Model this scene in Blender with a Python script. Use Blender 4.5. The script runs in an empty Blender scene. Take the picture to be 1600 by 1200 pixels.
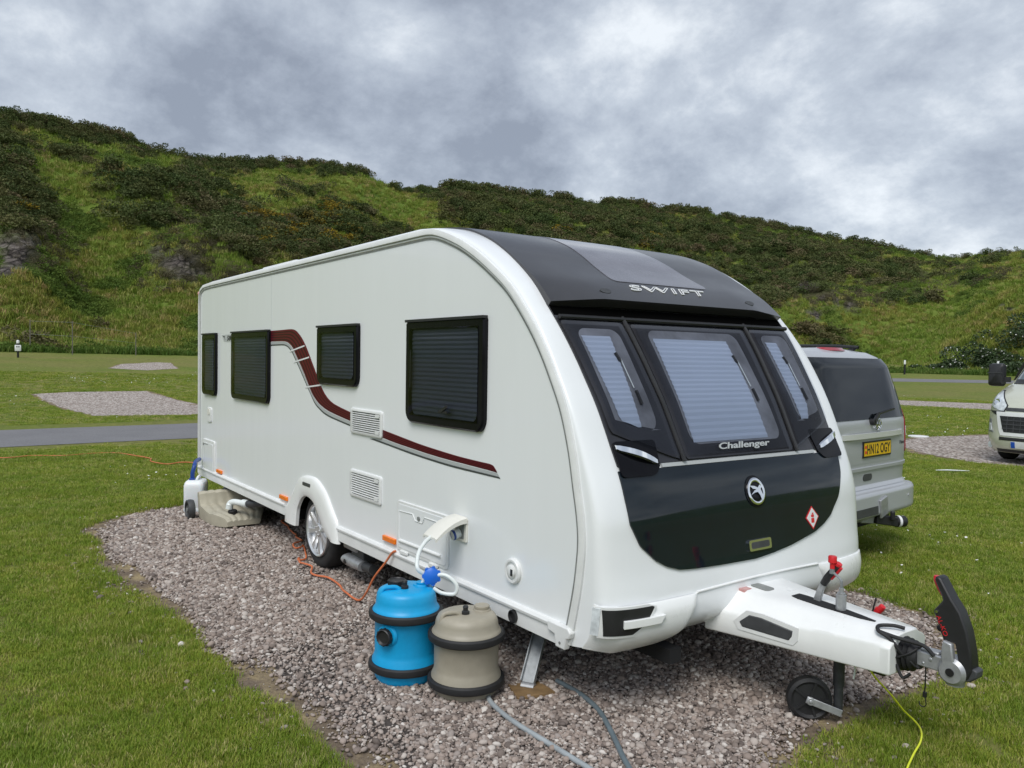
import bpy, bmesh, math, random
import numpy as np
from math import sin, cos, pi, radians, sqrt, atan2, hypot, floor
from mathutils import Vector, Matrix

scene = bpy.context.scene
COL = scene.collection
rng = np.random.default_rng(7)
random.seed(7)

# ------------------------------------------------------------------ camera
CAM = np.array([9.602, -2.435, 1.709])
FW = np.array([-0.8101, 0.5855, -0.0311]); FW /= np.linalg.norm(FW)
RT = np.array([0.5855, 0.8106, 0.0152]); RT -= FW * (RT @ FW); RT /= np.linalg.norm(RT)
UP = np.cross(RT, FW)
FPX = 1245.6 / 1600.0
cd = bpy.data.cameras.new("camera"); cam = bpy.data.objects.new("camera", cd); COL.objects.link(cam)
cd.sensor_width = 36.0; cd.lens = 36.0 * FPX; cd.clip_start = 0.05; cd.clip_end = 3000
cam.matrix_world = Matrix(((RT[0], UP[0], -FW[0], CAM[0]), (RT[1], UP[1], -FW[1], CAM[1]),
                           (RT[2], UP[2], -FW[2], CAM[2]), (0, 0, 0, 1)))
scene.camera = cam
scene.render.resolution_x = 1024; scene.render.resolution_y = 768

# ------------------------------------------------------------------ light
SUN_DIR = np.array([0.46, -0.62, 1.0]); SUN_DIR /= np.linalg.norm(SUN_DIR)   # towards the sun
SUN_EL = math.asin(SUN_DIR[2]); SUN_AZ = atan2(SUN_DIR[0], SUN_DIR[1])
sl = bpy.data.lights.new("sun", 'SUN'); sl.energy = 1.5; sl.angle = radians(28); sl.color = (1.0, 0.97, 0.93)
sun = bpy.data.objects.new("sun", sl); COL.objects.link(sun)
sun.rotation_euler = Vector(SUN_DIR).to_track_quat('Z', 'Y').to_euler()
sun.location = (0, 0, 60)

world = bpy.data.worlds.new("World"); scene.world = world; world.use_nodes = True
wt = world.node_tree; wt.nodes.clear()
def wn(t, **k):
    n = wt.nodes.new(t)
    for a, b in k.items(): setattr(n, a, b)
    return n
def wmath(op, a, b=None, c=None, clamp=False):
    n = wn('ShaderNodeMath', operation=op); n.use_clamp = clamp
    for i, v in enumerate((a, b, c)):
        if v is None: continue
        if isinstance(v, (int, float)): n.inputs[i].default_value = v
        else: wt.links.new(v, n.inputs[i])
    return n.outputs[0]
tc = wn('ShaderNodeTexCoord'); sx = wn('ShaderNodeSeparateXYZ'); wt.links.new(tc.outputs['Generated'], sx.inputs[0])
zz = wmath('ADD', wmath('MAXIMUM', sx.outputs[2], 0.0), 0.52)
cx_ = wn('ShaderNodeCombineXYZ')
wt.links.new(wmath('DIVIDE', sx.outputs[0], zz), cx_.inputs[0]); wt.links.new(wmath('DIVIDE', sx.outputs[1], zz), cx_.inputs[1])
cx_.inputs[2].default_value = 8.2
def wnoise(scale, detail, rough, dist=0.0):
    n = wn('ShaderNodeTexNoise'); n.inputs['Scale'].default_value = scale; n.inputs['Detail'].default_value = detail
    n.inputs['Roughness'].default_value = rough; n.inputs['Distortion'].default_value = dist
    wt.links.new(cx_.outputs[0], n.inputs['Vector']); return n.outputs['Fac']
n1 = wnoise(2.5, 12, 0.60, 0.12); n2 = wnoise(6.0, 11, 0.64, 0.1); n3 = wnoise(0.9, 3, 0.5)
mixn = wmath('ADD', wmath('ADD', wmath('MULTIPLY', n1, 0.60), wmath('MULTIPLY', n2, 0.26)), wmath('MULTIPLY', n3, 0.14))
# a little brighter towards the horizon, where the cloud deck thins
mixn = wmath('ADD', mixn, wmath('MULTIPLY', wmath('SUBTRACT', 0.36, sx.outputs[2]), 0.17))
rp = wn('ShaderNodeValToRGB'); wt.links.new(mixn, rp.inputs[0])
els = rp.color_ramp.elements
els[0].position = 0.405; els[0].color = (0.205, 0.233, 0.285, 1)
els[1].position = 0.605; els[1].color = (0.60, 0.635, 0.67, 1)
e = els.new(0.465); e.color = (0.285, 0.320, 0.378, 1)
e = els.new(0.525); e.color = (0.385, 0.425, 0.48, 1)
# the bright veil of cloud round the hidden sun (behind the photographer)
dt = wn('ShaderNodeVectorMath', operation='DOT_PRODUCT'); wt.links.new(tc.outputs['Generated'], dt.inputs[0]); dt.inputs[1].default_value = tuple(SUN_DIR)
veil = wmath('MULTIPLY', wmath('POWER', wmath('MAXIMUM', wmath('MULTIPLY_ADD', dt.outputs['Value'], 0.5, 0.5), 0.0), 8.0), 1.0)
sky = wn('ShaderNodeTexSky', sky_type='NISHITA'); sky.sun_disc = False
sky.sun_elevation = SUN_EL; sky.sun_rotation = SUN_AZ
bg_sky = wn('ShaderNodeBackground'); bg_sky.inputs[1].default_value = 0.10; wt.links.new(sky.outputs[0], bg_sky.inputs[0])
bg_cl = wn('ShaderNodeBackground'); wt.links.new(rp.outputs[0], bg_cl.inputs[0])
wt.links.new(wmath('ADD', veil, 1.0), bg_cl.inputs[1])
mx = wn('ShaderNodeMixShader'); mx.inputs[0].default_value = 0.93
wt.links.new(bg_sky.outputs[0], mx.inputs[1]); wt.links.new(bg_cl.outputs[0], mx.inputs[2])
wo = wn('ShaderNodeOutputWorld'); wt.links.new(mx.outputs[0], wo.inputs[0])
scene.view_settings.view_transform = 'Standard'; scene.view_settings.look = 'None'
scene.view_settings.exposure = 0.6; scene.view_settings.gamma = 1.0; scene.view_settings.use_curve_mapping = False

# ------------------------------------------------------------------ materials
MATS = {}
def mat(name, col, rough=0.5, metal=0.0, coat=0.0, bump=None, vary=None, spec=0.5, trans=0.0, sub=None):
    """Principled material; vary=(scale, amount) mottles the colour, bump=(scale, strength, distance)."""
    if name in MATS: return MATS[name]
    m = bpy.data.materials.new(name); m.use_nodes = True; nt = m.node_tree
    b = nt.nodes['Principled BSDF']
    b.inputs['Base Color'].default_value = (*col, 1); b.inputs['Roughness'].default_value = rough
    b.inputs['Metallic'].default_value = metal; b.inputs['Coat Weight'].default_value = coat
    b.inputs['Specular IOR Level'].default_value = spec
    b.inputs['Transmission Weight'].default_value = trans
    if sub: b.inputs['Subsurface Weight'].default_value = sub
    tcn = nt.nodes.new('ShaderNodeTexCoord')
    if vary:
        n = nt.nodes.new('ShaderNodeTexNoise'); n.inputs['Scale'].default_value = vary[0]; n.inputs['Detail'].default_value = 6
        n.inputs['Roughness'].default_value = 0.62
        if len(vary) > 2:
            mp = nt.nodes.new('ShaderNodeMapping'); mp.inputs['Scale'].default_value = vary[2]; nt.links.new(tcn.outputs['Object'], mp.inputs[0]); nt.links.new(mp.outputs[0], n.inputs['Vector'])
        else: nt.links.new(tcn.outputs['Object'], n.inputs['Vector'])
        r = nt.nodes.new('ShaderNodeValToRGB')
        a = vary[1]
        r.color_ramp.elements[0].position = 0.3; r.color_ramp.elements[1].position = 0.7
        r.color_ramp.elements[0].color = (*[c * (1 - a) for c in col], 1)
        r.color_ramp.elements[1].color = (*[min(1, c * (1 + a)) for c in col], 1)
        nt.links.new(n.outputs['Fac'], r.inputs[0]); nt.links.new(r.outputs[0], b.inputs['Base Color'])
        mr = nt.nodes.new('ShaderNodeMapRange'); mr.inputs[3].default_value = max(0, rough - 0.06); mr.inputs[4].default_value = min(1, rough + 0.08)
        nt.links.new(n.outputs['Fac'], mr.inputs[0]); nt.links.new(mr.outputs[0], b.inputs['Roughness'])
    if bump:
        n = nt.nodes.new('ShaderNodeTexNoise'); n.inputs['Scale'].default_value = bump[0]; n.inputs['Detail'].default_value = 5
        nt.links.new(tcn.outputs['Object'], n.inputs['Vector'])
        bp = nt.nodes.new('ShaderNodeBump'); bp.inputs['Strength'].default_value = bump[1]; bp.inputs['Distance'].default_value = bump[2]
        nt.links.new(n.outputs['Fac'], bp.inputs['Height']); nt.links.new(bp.outputs[0], b.inputs['Normal'])
    MATS[name] = m; return m

M_WHITE = mat('white_panel', (0.82, 0.84, 0.845), 0.22, coat=0.3, vary=(3.0, 0.009, (2.2, 2.2, .25)))
M_GEL = mat('white_gelcoat', (0.82, 0.83, 0.81), 0.28, coat=0.25, vary=(5, 0.04))
M_TRIM = mat('white_trim', (0.74, 0.75, 0.735), 0.38, vary=(7, 0.07))
M_IVORY = mat('ivory_plastic', (0.74, 0.73, 0.66), 0.4, vary=(8, 0.03))
M_SEAL = mat('grey_seal', (0.22, 0.23, 0.22), 0.6, vary=(14, 0.2))
M_BLACKGLOSS = mat('black_acrylic', (0.007, 0.007, 0.009), 0.10, spec=0.14, vary=(8, 0.2))
M_FRONTBLK = mat('smoked_front_acrylic', (0.034, 0.034, 0.039), 0.14, spec=0.5, vary=(3, 0.25))
M_DARKPANEL = mat('anthracite_gloss', (0.007, 0.012, 0.017), 0.06, spec=0.45, vary=(5, 0.15))
M_ROOFGLASS = mat('dark_roof_satin', (0.034, 0.033, 0.036), 0.3, coat=0.25, vary=(5, 0.12))
M_SKYLIGHT = mat('tinted_skylight', (0.155, 0.152, 0.175), 0.16, coat=0.3, vary=(4, 0.18))
M_INTERIOR = mat('dim_interior', (0.20, 0.205, 0.225), 0.35, vary=(5, 0.4))
M_RUBBER = mat('black_rubber', (0.014, 0.014, 0.015), 0.62, vary=(20, 0.3))
M_TYRE = mat('tyre_rubber', (0.018, 0.018, 0.019), 0.7, vary=(25, 0.35), bump=(60, 0.15, 0.004))
M_BLACKPL = mat('black_plastic', (0.017, 0.017, 0.018), 0.45, vary=(15, 0.2))
M_GREYPL = mat('dark_grey_plastic', (0.05, 0.052, 0.055), 0.5, vary=(15, 0.25))
M_CHROME = mat('chrome', (0.86, 0.87, 0.88), 0.07, metal=1.0)
M_ALLOY = mat('alloy', (0.70, 0.71, 0.72), 0.32, metal=0.75, vary=(14, 0.08))
M_STEEL = mat('galvanised_steel', (0.30, 0.32, 0.33), 0.5, metal=0.6, vary=(22, 0.25))  # base colour darkened to carry the shadow on the corner legs
M_CAST = mat('cast_aluminium', (0.42, 0.43, 0.44), 0.42, metal=0.55, vary=(22, 0.18))
M_ORANGE = mat('amber_lens', (0.85, 0.20, 0.015), 0.2, vary=(20, 0.1))
M_ORCABLE = mat('orange_cable', (0.62, 0.17, 0.065), 0.45, vary=(12, 0.18))
M_MAROON = mat('maroon_decal', (0.125, 0.007, 0.017), 0.35, spec=0.2)
M_MAROOND = mat('dark_maroon_decal', (0.020, 0.004, 0.007), 0.35, spec=0.2)
M_SILVERDEC = mat('silver_decal', (0.42, 0.44, 0.44), 0.35)
M_GREYDEC = mat('charcoal_decal', (0.055, 0.06, 0.062), 0.4)
M_WHITEDEC = mat('white_decal', (0.78, 0.79, 0.79), 0.35)
M_RED = mat('red_plastic', (0.62, 0.018, 0.025), 0.35, vary=(12, 0.12))
M_BLUE = mat('cyan_blue_plastic', (0.004, 0.34, 0.66), 0.42, vary=(9, 0.09), bump=(40, 0.06, 0.01))
M_FLOAT = mat('royal_blue_plastic', (0.012, 0.14, 0.62), 0.32, vary=(10, 0.1))
M_NAVY = mat('navy_plastic', (0.012, 0.055, 0.26), 0.38)
M_BEIGE = mat('taupe_plastic', (0.33, 0.30, 0.235), 0.47, vary=(8, 0.1), bump=(40, 0.06, 0.01))
M_OLIVE = mat('khaki_plastic', (0.42, 0.39, 0.30), 0.5, vary=(7, 0.12))
M_HOSE = mat('white_hose', (0.72, 0.76, 0.74), 0.35)
M_NATURAL = mat('milky_plastic', (0.74, 0.77, 0.78), 0.4, sub=0.1)
M_GREYHOSE = mat('grey_hose', (0.30, 0.33, 0.34), 0.38, vary=(9, 0.18))
M_BLUEGREY = mat('slate_hose', (0.13, 0.165, 0.18), 0.45, vary=(9, 0.18))
M_YELLOW = mat('yellow_cord', (0.74, 0.80, 0.03), 0.42)
M_BOARD = mat('damp_plywood', (0.20, 0.125, 0.055), 0.7, vary=(16, 0.3), bump=(30, 0.2, 0.004))
M_SILVER = mat('silver_car_paint', (0.45, 0.465, 0.485), 0.36, metal=0.2, coat=0.35)
M_CREAM = mat('champagne_car_paint', (0.62, 0.63, 0.52), 0.24, metal=0.25, coat=0.5, vary=(3, 0.03))
M_CARGLASS = mat('dark_car_glass', (0.006, 0.008, 0.010), 0.04, spec=0.3)
M_SCREEN = mat('windscreen_glass', (0.10, 0.13, 0.14), 0.05, coat=0.4)
M_TAIL = mat('tail_lamp_red', (0.33, 0.012, 0.022), 0.14, coat=0.5)
M_CLEARLENS = mat('clear_lens', (0.62, 0.66, 0.68), 0.1, coat=0.5, vary=(18, 0.3))
M_PINKLENS = mat('rose_lens', (0.55, 0.28, 0.26), 0.2)
M_PLATEY = mat('yellow_plate', (0.80, 0.50, 0.015), 0.35)
M_INK = mat('black_ink', (0.012, 0.012, 0.013), 0.45)
M_PLATEBLUE = mat('plate_blue', (0.02, 0.10, 0.5), 0.35)
M_BOLLW = mat('post_white', (0.75, 0.76, 0.75), 0.5, vary=(12, 0.08))
M_WIRE = mat('weathered_post', (0.14, 0.13, 0.105), 0.8, vary=(12, 0.25))
M_SHADESTEEL = mat('shaded_steel', (0.055,0.058,0.062), 0.5, metal=0.3, vary=(20,0.3))  # shade on the lower jockey stem is put into this colour
M_BRIGHT = mat('bright_trim', (0.72,0.73,0.73), 0.25, metal=0.3, coat=0.3)
M_LABEL = mat('pale_silver_label', (0.50,0.52,0.52), 0.35)
M_VISORSHADE = mat('visor_shade_black', (0.003, 0.003, 0.003), 1.0, spec=0.0)
M_DARK = mat('underbody_black', (0.010, 0.010, 0.011), 0.85)

def glass_mat(name, tint, gloss_rough):
    m = bpy.data.materials.new(name); m.use_nodes = True; nt = m.node_tree; nt.nodes.clear()
    tr = nt.nodes.new('ShaderNodeBsdfTransparent'); tr.inputs[0].default_value = (*tint, 1)
    gl = nt.nodes.new('ShaderNodeBsdfGlossy'); gl.inputs['Roughness'].default_value = gloss_rough
    lw = nt.nodes.new('ShaderNodeFresnel'); lw.inputs[0].default_value = 1.27
    n = nt.nodes.new('ShaderNodeTexNoise'); n.inputs['Scale'].default_value = 2.4; n.inputs['Detail'].default_value = 1
    tcn = nt.nodes.new('ShaderNodeTexCoord'); nt.links.new(tcn.outputs['Object'], n.inputs['Vector'])
    bp = nt.nodes.new('ShaderNodeBump'); bp.inputs['Strength'].default_value = 0.12; bp.inputs['Distance'].default_value = 0.05
    nt.links.new(n.outputs['Fac'], bp.inputs['Height']); nt.links.new(bp.outputs[0], gl.inputs['Normal'])
    mxs = nt.nodes.new('ShaderNodeMixShader'); nt.links.new(lw.outputs[0], mxs.inputs[0])
    nt.links.new(tr.outputs[0], mxs.inputs[1]); nt.links.new(gl.outputs[0], mxs.inputs[2])
    o = nt.nodes.new('ShaderNodeOutputMaterial'); nt.links.new(mxs.outputs[0], o.inputs[0])
    return m
M_PANE = glass_mat('smoked_acrylic_pane', (0.46, 0.475, 0.51), 0.04)
M_FPANE = glass_mat('clear_acrylic_pane', (0.80, 0.82, 0.86), 0.05)

def blind_mat(name, col):
    m = mat(name, col, 0.8); nt = m.node_tree; b = nt.nodes['Principled BSDF']
    tcn = nt.nodes.new('ShaderNodeTexCoord'); w = nt.nodes.new('ShaderNodeTexNoise'); w.inputs['Scale'].default_value = 1.5
    nt.links.new(tcn.outputs['Object'], w.inputs['Vector'])
    r = nt.nodes.new('ShaderNodeValToRGB'); r.color_ramp.elements[0].color = (*[c * .85 for c in col], 1); r.color_ramp.elements[1].color = (*col, 1)
    nt.links.new(w.outputs['Fac'], r.inputs[0]); nt.links.new(r.outputs[0], b.inputs['Base Color'])
    return m
M_BLIND = blind_mat('blue_white_blind', (0.47, 0.535, 0.65))
M_BLINDK = blind_mat('grey_blind', (0.40, 0.43, 0.48))

# ------------------------------------------------------------------ mesh builder
def nrm(v):
    v = np.asarray(v, float); l = np.linalg.norm(v); return v / l if l > 1e-12 else v
class MB:
    def __init__(s): s.v = []; s.f = []
    def add(s, vs, fs):
        b = len(s.v); s.v += [tuple(map(float, p)) for p in vs]; s.f += [tuple(i + b for i in f) for f in fs]; return s
    def box(s, lo, hi):
        (a, b, c), (d, e, f) = lo, hi
        return s.add([(a,b,c),(d,b,c),(d,e,c),(a,e,c),(a,b,f),(d,b,f),(d,e,f),(a,e,f)],
                     [(0,3,2,1),(4,5,6,7),(0,1,5,4),(1,2,6,5),(2,3,7,6),(3,0,4,7)])
    def bar(s, p0, p1, w, h, upv=(0,0,1)):
        p0 = np.array(p0, float); p1 = np.array(p1, float); d = nrm(p1 - p0); x = nrm(np.cross(d, upv)); y = np.cross(x, d)
        vs = []
        for p in (p0, p1):
            for a, b in ((-1,-1),(1,-1),(1,1),(-1,1)): vs.append(p + x*a*w/2 + y*b*h/2)
        return s.add(vs, [(0,1,2,3),(7,6,5,4),(0,4,5,1),(1,5,6,2),(2,6,7,3),(3,7,4,0)])
    def rings(s, R, closed=True, cap=True):
        n = len(R[0]); b = len(s.v)
        for r in R: s.v += [tuple(map(float, p)) for p in r]
        m = n if closed else n - 1
        for k in range(len(R) - 1):
            for i in range(m):
                j = (i + 1) % n
                s.f.append((b+k*n+i, b+k*n+j, b+(k+1)*n+j, b+(k+1)*n+i))
        if cap and closed:
            s.f.append(tuple(b + i for i in range(n))[::-1]); k = len(R) - 1
            s.f.append(tuple(b + k*n + i for i in range(n)))
        return s
    def cyl(s, p0, p1, r0, r1=None, n=20, cap=True):
        r1 = r0 if r1 is None else r1
        p0 = np.array(p0, float); p1 = np.array(p1, float); d = nrm(p1 - p0)
        a = nrm(np.cross(d, (0,0,1) if abs(d[2]) < .9 else (1,0,0))); c = np.cross(d, a)
        R = [[p + r*(cos(t)*a + sin(t)*c) for t in np.linspace(0, 2*pi, n, endpoint=False)] for p, r in ((p0, r0), (p1, r1))]
        return s.rings(R, True, cap)
    def lathe(s, prof, o, axis=(0,0,1), n=40):
        d = nrm(axis); a = nrm(np.cross(d, (0,0,1) if abs(d[2]) < .9 else (1,0,0))); c = np.cross(d, a); o = np.array(o, float)
        R = [[o + d*h + max(r, 1e-4)*(cos(t)*a + sin(t)*c) for t in np.linspace(0, 2*pi, n, endpoint=False)] for r, h in prof]
        return s.rings(R, True, True)
    def tube(s, P, r, n=10, smooth=4, cap=True):
        P = catmull(P, smooth) if smooth else np.array(P, float)
        rr = np.full(len(P), r) if np.isscalar(r) else np.interp(np.linspace(0,1,len(P)), np.linspace(0,1,len(r)), r)
        T = [nrm(P[min(i+1, len(P)-1)] - P[max(i-1, 0)]) for i in range(len(P))]
        a = nrm(np.cross(T[0], (0,0,1) if abs(T[0][2]) < .9 else (1,0,0))); R = []
        for i, p in enumerate(P):
            a = nrm(a - T[i]*(a @ T[i])); c = np.cross(T[i], a)
            R.append([p + rr[i]*(cos(t)*a + sin(t)*c) for t in np.linspace(0, 2*pi, n, endpoint=False)])
        return s.rings(R, True, cap)
    def prism(s, poly, f0, f1):
        """extrude a closed 2-D outline; f0/f1 map (u,v) to the two end faces"""
        n = len(poly); A = [f0(*p) for p in poly]; B = [f1(*p) for p in poly]
        return s.add(A + B, [tuple(range(n))[::-1], tuple(range(n, 2*n))] + [(i, (i+1) % n, n+(i+1) % n, n+i) for i in range(n)])
    def build(s, name, m, parent=None, sharp=35, bevel=0, segs=2, label=None):
        me = bpy.data.meshes.new(name); off = np.zeros(3)
        if parent is not None and 'wloc' in parent: off = np.array(parent['wloc'])
        v = np.array(s.v) - off
        me.from_pydata([tuple(p) for p in v], [], s.f); me.materials.append(m)
        bm = bmesh.new(); bm.from_mesh(me)
        bmesh.ops.recalc_face_normals(bm, faces=bm.faces); bm.to_mesh(me); bm.free()
        me.polygons.foreach_set('use_smooth', [True]*len(me.polygons)); me.set_sharp_from_angle(angle=radians(sharp))
        o = bpy.data.objects.new(name, me); COL.objects.link(o)
        if parent is not None:
            o.parent = parent
        if bevel:
            md = o.modifiers.new('bevel', 'BEVEL'); md.width = bevel; md.segments = segs; md.limit_method = 'ANGLE'; md.angle_limit = radians(40); md.harden_normals = False
        if label: o['label'] = label
        if parent is not None and 'wloc' in parent: o['wloc'] = list(off)
        return o
def finish():
    for o in list(bpy.data.objects):
        if 'wloc' in o: del o['wloc']
def catmull(P, k=4):
    P = np.array(P, float); out = []
    for i in range(len(P) - 1):
        p0, p1, p2, p3 = P[max(i-1,0)], P[i], P[i+1], P[min(i+2,len(P)-1)]
        for t in np.linspace(0, 1, k, endpoint=False):
            out.append(.5*((2*p1)+(-p0+p2)*t+(2*p0-5*p1+4*p2-p3)*t*t+(-p0+3*p1-3*p2+p3)*t**3))
    out.append(P[-1]); return np.array(out)
def rrect(x0, x1, y0, y1, r, n=5):
    rs = r if hasattr(r, '__len__') else (r, r, r, r); pts = []
    for (cx, cy, a, q) in ((x1-rs[0], y0+rs[0], -90, rs[0]), (x1-rs[1], y1-rs[1], 0, rs[1]), (x0+rs[2], y1-rs[2], 90, rs[2]), (x0+rs[3], y0+rs[3], 180, rs[3])):
        for k in range(n+1):
            t = radians(a + 90*k/n); pts.append((cx + q*cos(t), cy + q*sin(t)))
    return pts
def thing(name, label, cat, loc=(0,0,0), group=None, rotz=0, local=False):
    o = bpy.data.objects.new(name, None); COL.objects.link(o); o.location = loc; o.rotation_euler = (0,0,rotz)
    o.empty_display_size = 0.2; o['label'] = label; o['category'] = cat
    if group: o['group'] = group
    if not local: o['wloc'] = list(map(float, loc))
    return o
def tag(o, label=None, cat=None, group=None, kind=None):
    if label: o['label'] = label
    if cat: o['category'] = cat
    if group: o['group'] = group
    if kind: o['kind'] = kind
    return o
def recenter(o):
    """put a one-mesh thing's origin at its own base"""
    me = o.data; v = np.array([x.co for x in me.vertices]); c = np.array([v[:,0].mean(), v[:,1].mean(), v[:,2].min()])
    me.transform(Matrix.Translation(-Vector(c))); o.location = Vector(c); return o

_tc = [0]
def text_mesh(body, size, shear=0.0, extrude=0.0, outline=0.0, xscale=1.0, spacing=1.0, bold=0.0):
    cu = bpy.data.curves.new('text', 'FONT'); cu.body = body; cu.size = size; cu.shear = shear; cu.extrude = extrude
    cu.align_x = 'LEFT'; cu.space_character = spacing; cu.offset = bold; cu.resolution_u = 5
    if outline: cu.fill_mode = 'NONE'; cu.bevel_depth = outline; cu.bevel_resolution = 1
    o = bpy.data.objects.new('text', cu); COL.objects.link(o)
    dg = bpy.context.evaluated_depsgraph_get(); me = bpy.data.meshes.new_from_object(o.evaluated_get(dg))
    v = np.array([x.co for x in me.vertices]); f = [tuple(p.vertices) for p in me.polygons]
    bpy.data.objects.remove(o); bpy.data.curves.remove(cu); bpy.data.meshes.remove(me)
    v[:,0] *= xscale; v[:,0] -= v[:,0].min()
    return v, f
def text_on(mb, body, fmap, width=None, height=None, **k):
    v, f = text_mesh(body, 1.0, **k)
    w = v[:,0].max(); h = v[:,1].max() - v[:,1].min(); v[:,1] -= v[:,1].min()
    if width: v[:,0] *= width / w
    if height: v[:,1] *= height / h
    return mb.add([fmap(*p) for p in v], f)

def outline_text(mb, body, fmap, width, height, r, shear=0.0):
    """letters drawn as a thin raised outline"""
    cu = bpy.data.curves.new('text','FONT'); cu.body = body; cu.size = 1; cu.shear = shear; cu.fill_mode = 'NONE'; cu.resolution_u = 5; cu.space_character = 1.12
    o = bpy.data.objects.new('text',cu); COL.objects.link(o); dg = bpy.context.evaluated_depsgraph_get(); me = bpy.data.meshes.new_from_object(o.evaluated_get(dg))
    v = np.array([x.co for x in me.vertices]); ed = [tuple(e.vertices) for e in me.edges]
    bpy.data.objects.remove(o); bpy.data.curves.remove(cu); bpy.data.meshes.remove(me)
    v[:,0] = (v[:,0]-v[:,0].min())/(v[:,0].max()-v[:,0].min())*width; v[:,1] = (v[:,1]-v[:,1].min())/(v[:,1].max()-v[:,1].min())*height
    nb = {}
    for a,b in ed: nb.setdefault(a,[]).append(b); nb.setdefault(b,[]).append(a)
    seen = set()
    for st in list(nb):
        if st in seen: continue
        loop = [st]; seen.add(st); cur = st
        while True:
            nx = [q for q in nb[cur] if q not in seen]
            if not nx: break
            cur = nx[0]; seen.add(cur); loop.append(cur)
        P = [fmap(*v[i]) for i in loop]; P.append(P[0])
        Q = [P[0]]
        for p in P[1:]:
            if np.linalg.norm(p-Q[-1]) > 1e-5: Q.append(p)
        for a,b in zip(Q[:-1],Q[1:]): mb.cyl(a,b,r,n=6)
    return mb

# ------------------------------------------------------------------ CARAVAN  (x = towards the hitch, y = away from camera side, z up)
W = 2.1244; YC = W/2
RC = np.array([(6.735,.352),(6.755,.435),(6.796,.609),(6.816,.734),(6.826,.857),(6.814,.974),(6.782,1.119),(6.741,1.295),(6.679,1.473),(6.598,1.623),(6.498,1.778),(6.379,1.924),(6.221,2.08),(6.071,2.185),(5.881,2.296),(5.678,2.389),(5.422,2.467),(5.2,2.478)])
CC = np.array([(6.925,.385),(7.02,.465),(7.02,.60),(6.995,.73),(6.975,.86),(6.96,.98),(6.915,1.12),(6.83,1.29),(6.735,1.48),(6.645,1.63),(6.55,1.78),(6.445,1.925),(6.30,2.08),(6.16,2.19),(5.97,2.31),(5.76,2.41),(5.50,2.49),(5.2,2.53)])
def spl(P, s):
    n = len(P)-1; x = min(max(s,0),1)*n; i = int(min(floor(x), n-1)); t = x-i
    p0,p1,p2,p3 = P[max(i-1,0)],P[i],P[i+1],P[min(i+2,n)]
    return .5*((2*p1)+(-p0+p2)*t+(2*p0-5*p1+4*p2-p3)*t*t+(-p0+3*p1-3*p2+p3)*t**3)
def kround(y, n=5): return (1-min(abs((y-YC)/YC),1.)**n)**(1/n)
def FS(y, s):
    a = spl(RC,s); b = spl(CC,s); q = a+(b-a)*kround(y); return np.array([q[0], y, q[1]])
def FN(y, s):
    e = 1e-3; dy = FS(min(y+e,W),s)-FS(max(y-e,0),s); ds = FS(y,min(s+e,1))-FS(y,max(s-e,0)); return nrm(np.cross(dy,ds))
def FP(y, s, o=0.0): return FS(y,s)+FN(y,s)*o
def slen(y, s): return np.linalg.norm(FS(y,s+.005)-FS(y,s-.005))/.01
def itp(pts):
    a = np.array(sorted(pts)); return lambda s: float(np.interp(s, a[:,0], a[:,1]))
def patch(mb, P, yl, yr, v0, v1, off, thick=0.006, rows=24, cols=14, cosr=True):
    """sheet on a curved surface P(u,v,offset) between the left/right limits yl(v), yr(v), with a rim of the given thickness"""
    vs = [v0+(v1-v0)*((.5-.5*cos(pi*i/rows)) if cosr else i/rows) for i in range(rows+1)]
    of = off if callable(off) else (lambda u, v: off)
    G = [[P(yl(v)+(yr(v)-yl(v))*j/cols, v, of(yl(v)+(yr(v)-yl(v))*j/cols, v)) for j in range(cols+1)] for v in vs]
    b = len(mb.v); nc = cols+1
    for r in G: mb.v += [tuple(map(float,p)) for p in r]
    for i in range(rows):
        for j in range(cols): mb.f.append((b+i*nc+j, b+i*nc+j+1, b+(i+1)*nc+j+1, b+(i+1)*nc+j))
    idx = [(0,j) for j in range(cols)]+[(i,cols) for i in range(rows)]+[(rows,j) for j in range(cols,0,-1)]+[(i,0) for i in range(rows,0,-1)]
    b2 = len(mb.v)
    for i,j in idx:
        v = vs[i]; u = yl(v)+(yr(v)-yl(v))*j/cols; mb.v.append(tuple(map(float, P(u, v, of(u,v)-thick))))
    n = len(idx)
    for k in range(n):
        a = b+idx[k][0]*nc+idx[k][1]; c = b+idx[(k+1)%n][0]*nc+idx[(k+1)%n][1]
        mb.f.append((c, a, b2+k, b2+(k+1)%n))
    return mb
def rnd(yl, yr, s0, s1, r, L=3.05):
    """round the corners of a patch: pull the sides in near both ends"""
    def ins(s):
        d = min(s-s0, s1-s)*L
        return r-sqrt(max(0, r*r-(r-d)**2)) if d < r else 0.0
    return (lambda s: yl(s)+ins(s)), (lambda s: yr(s)-ins(s))

car = thing('caravan', 'white touring caravan with a dark front panel and maroon side stripes on the gravel pitch', 'caravan', (3.6, YC, 0))
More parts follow.
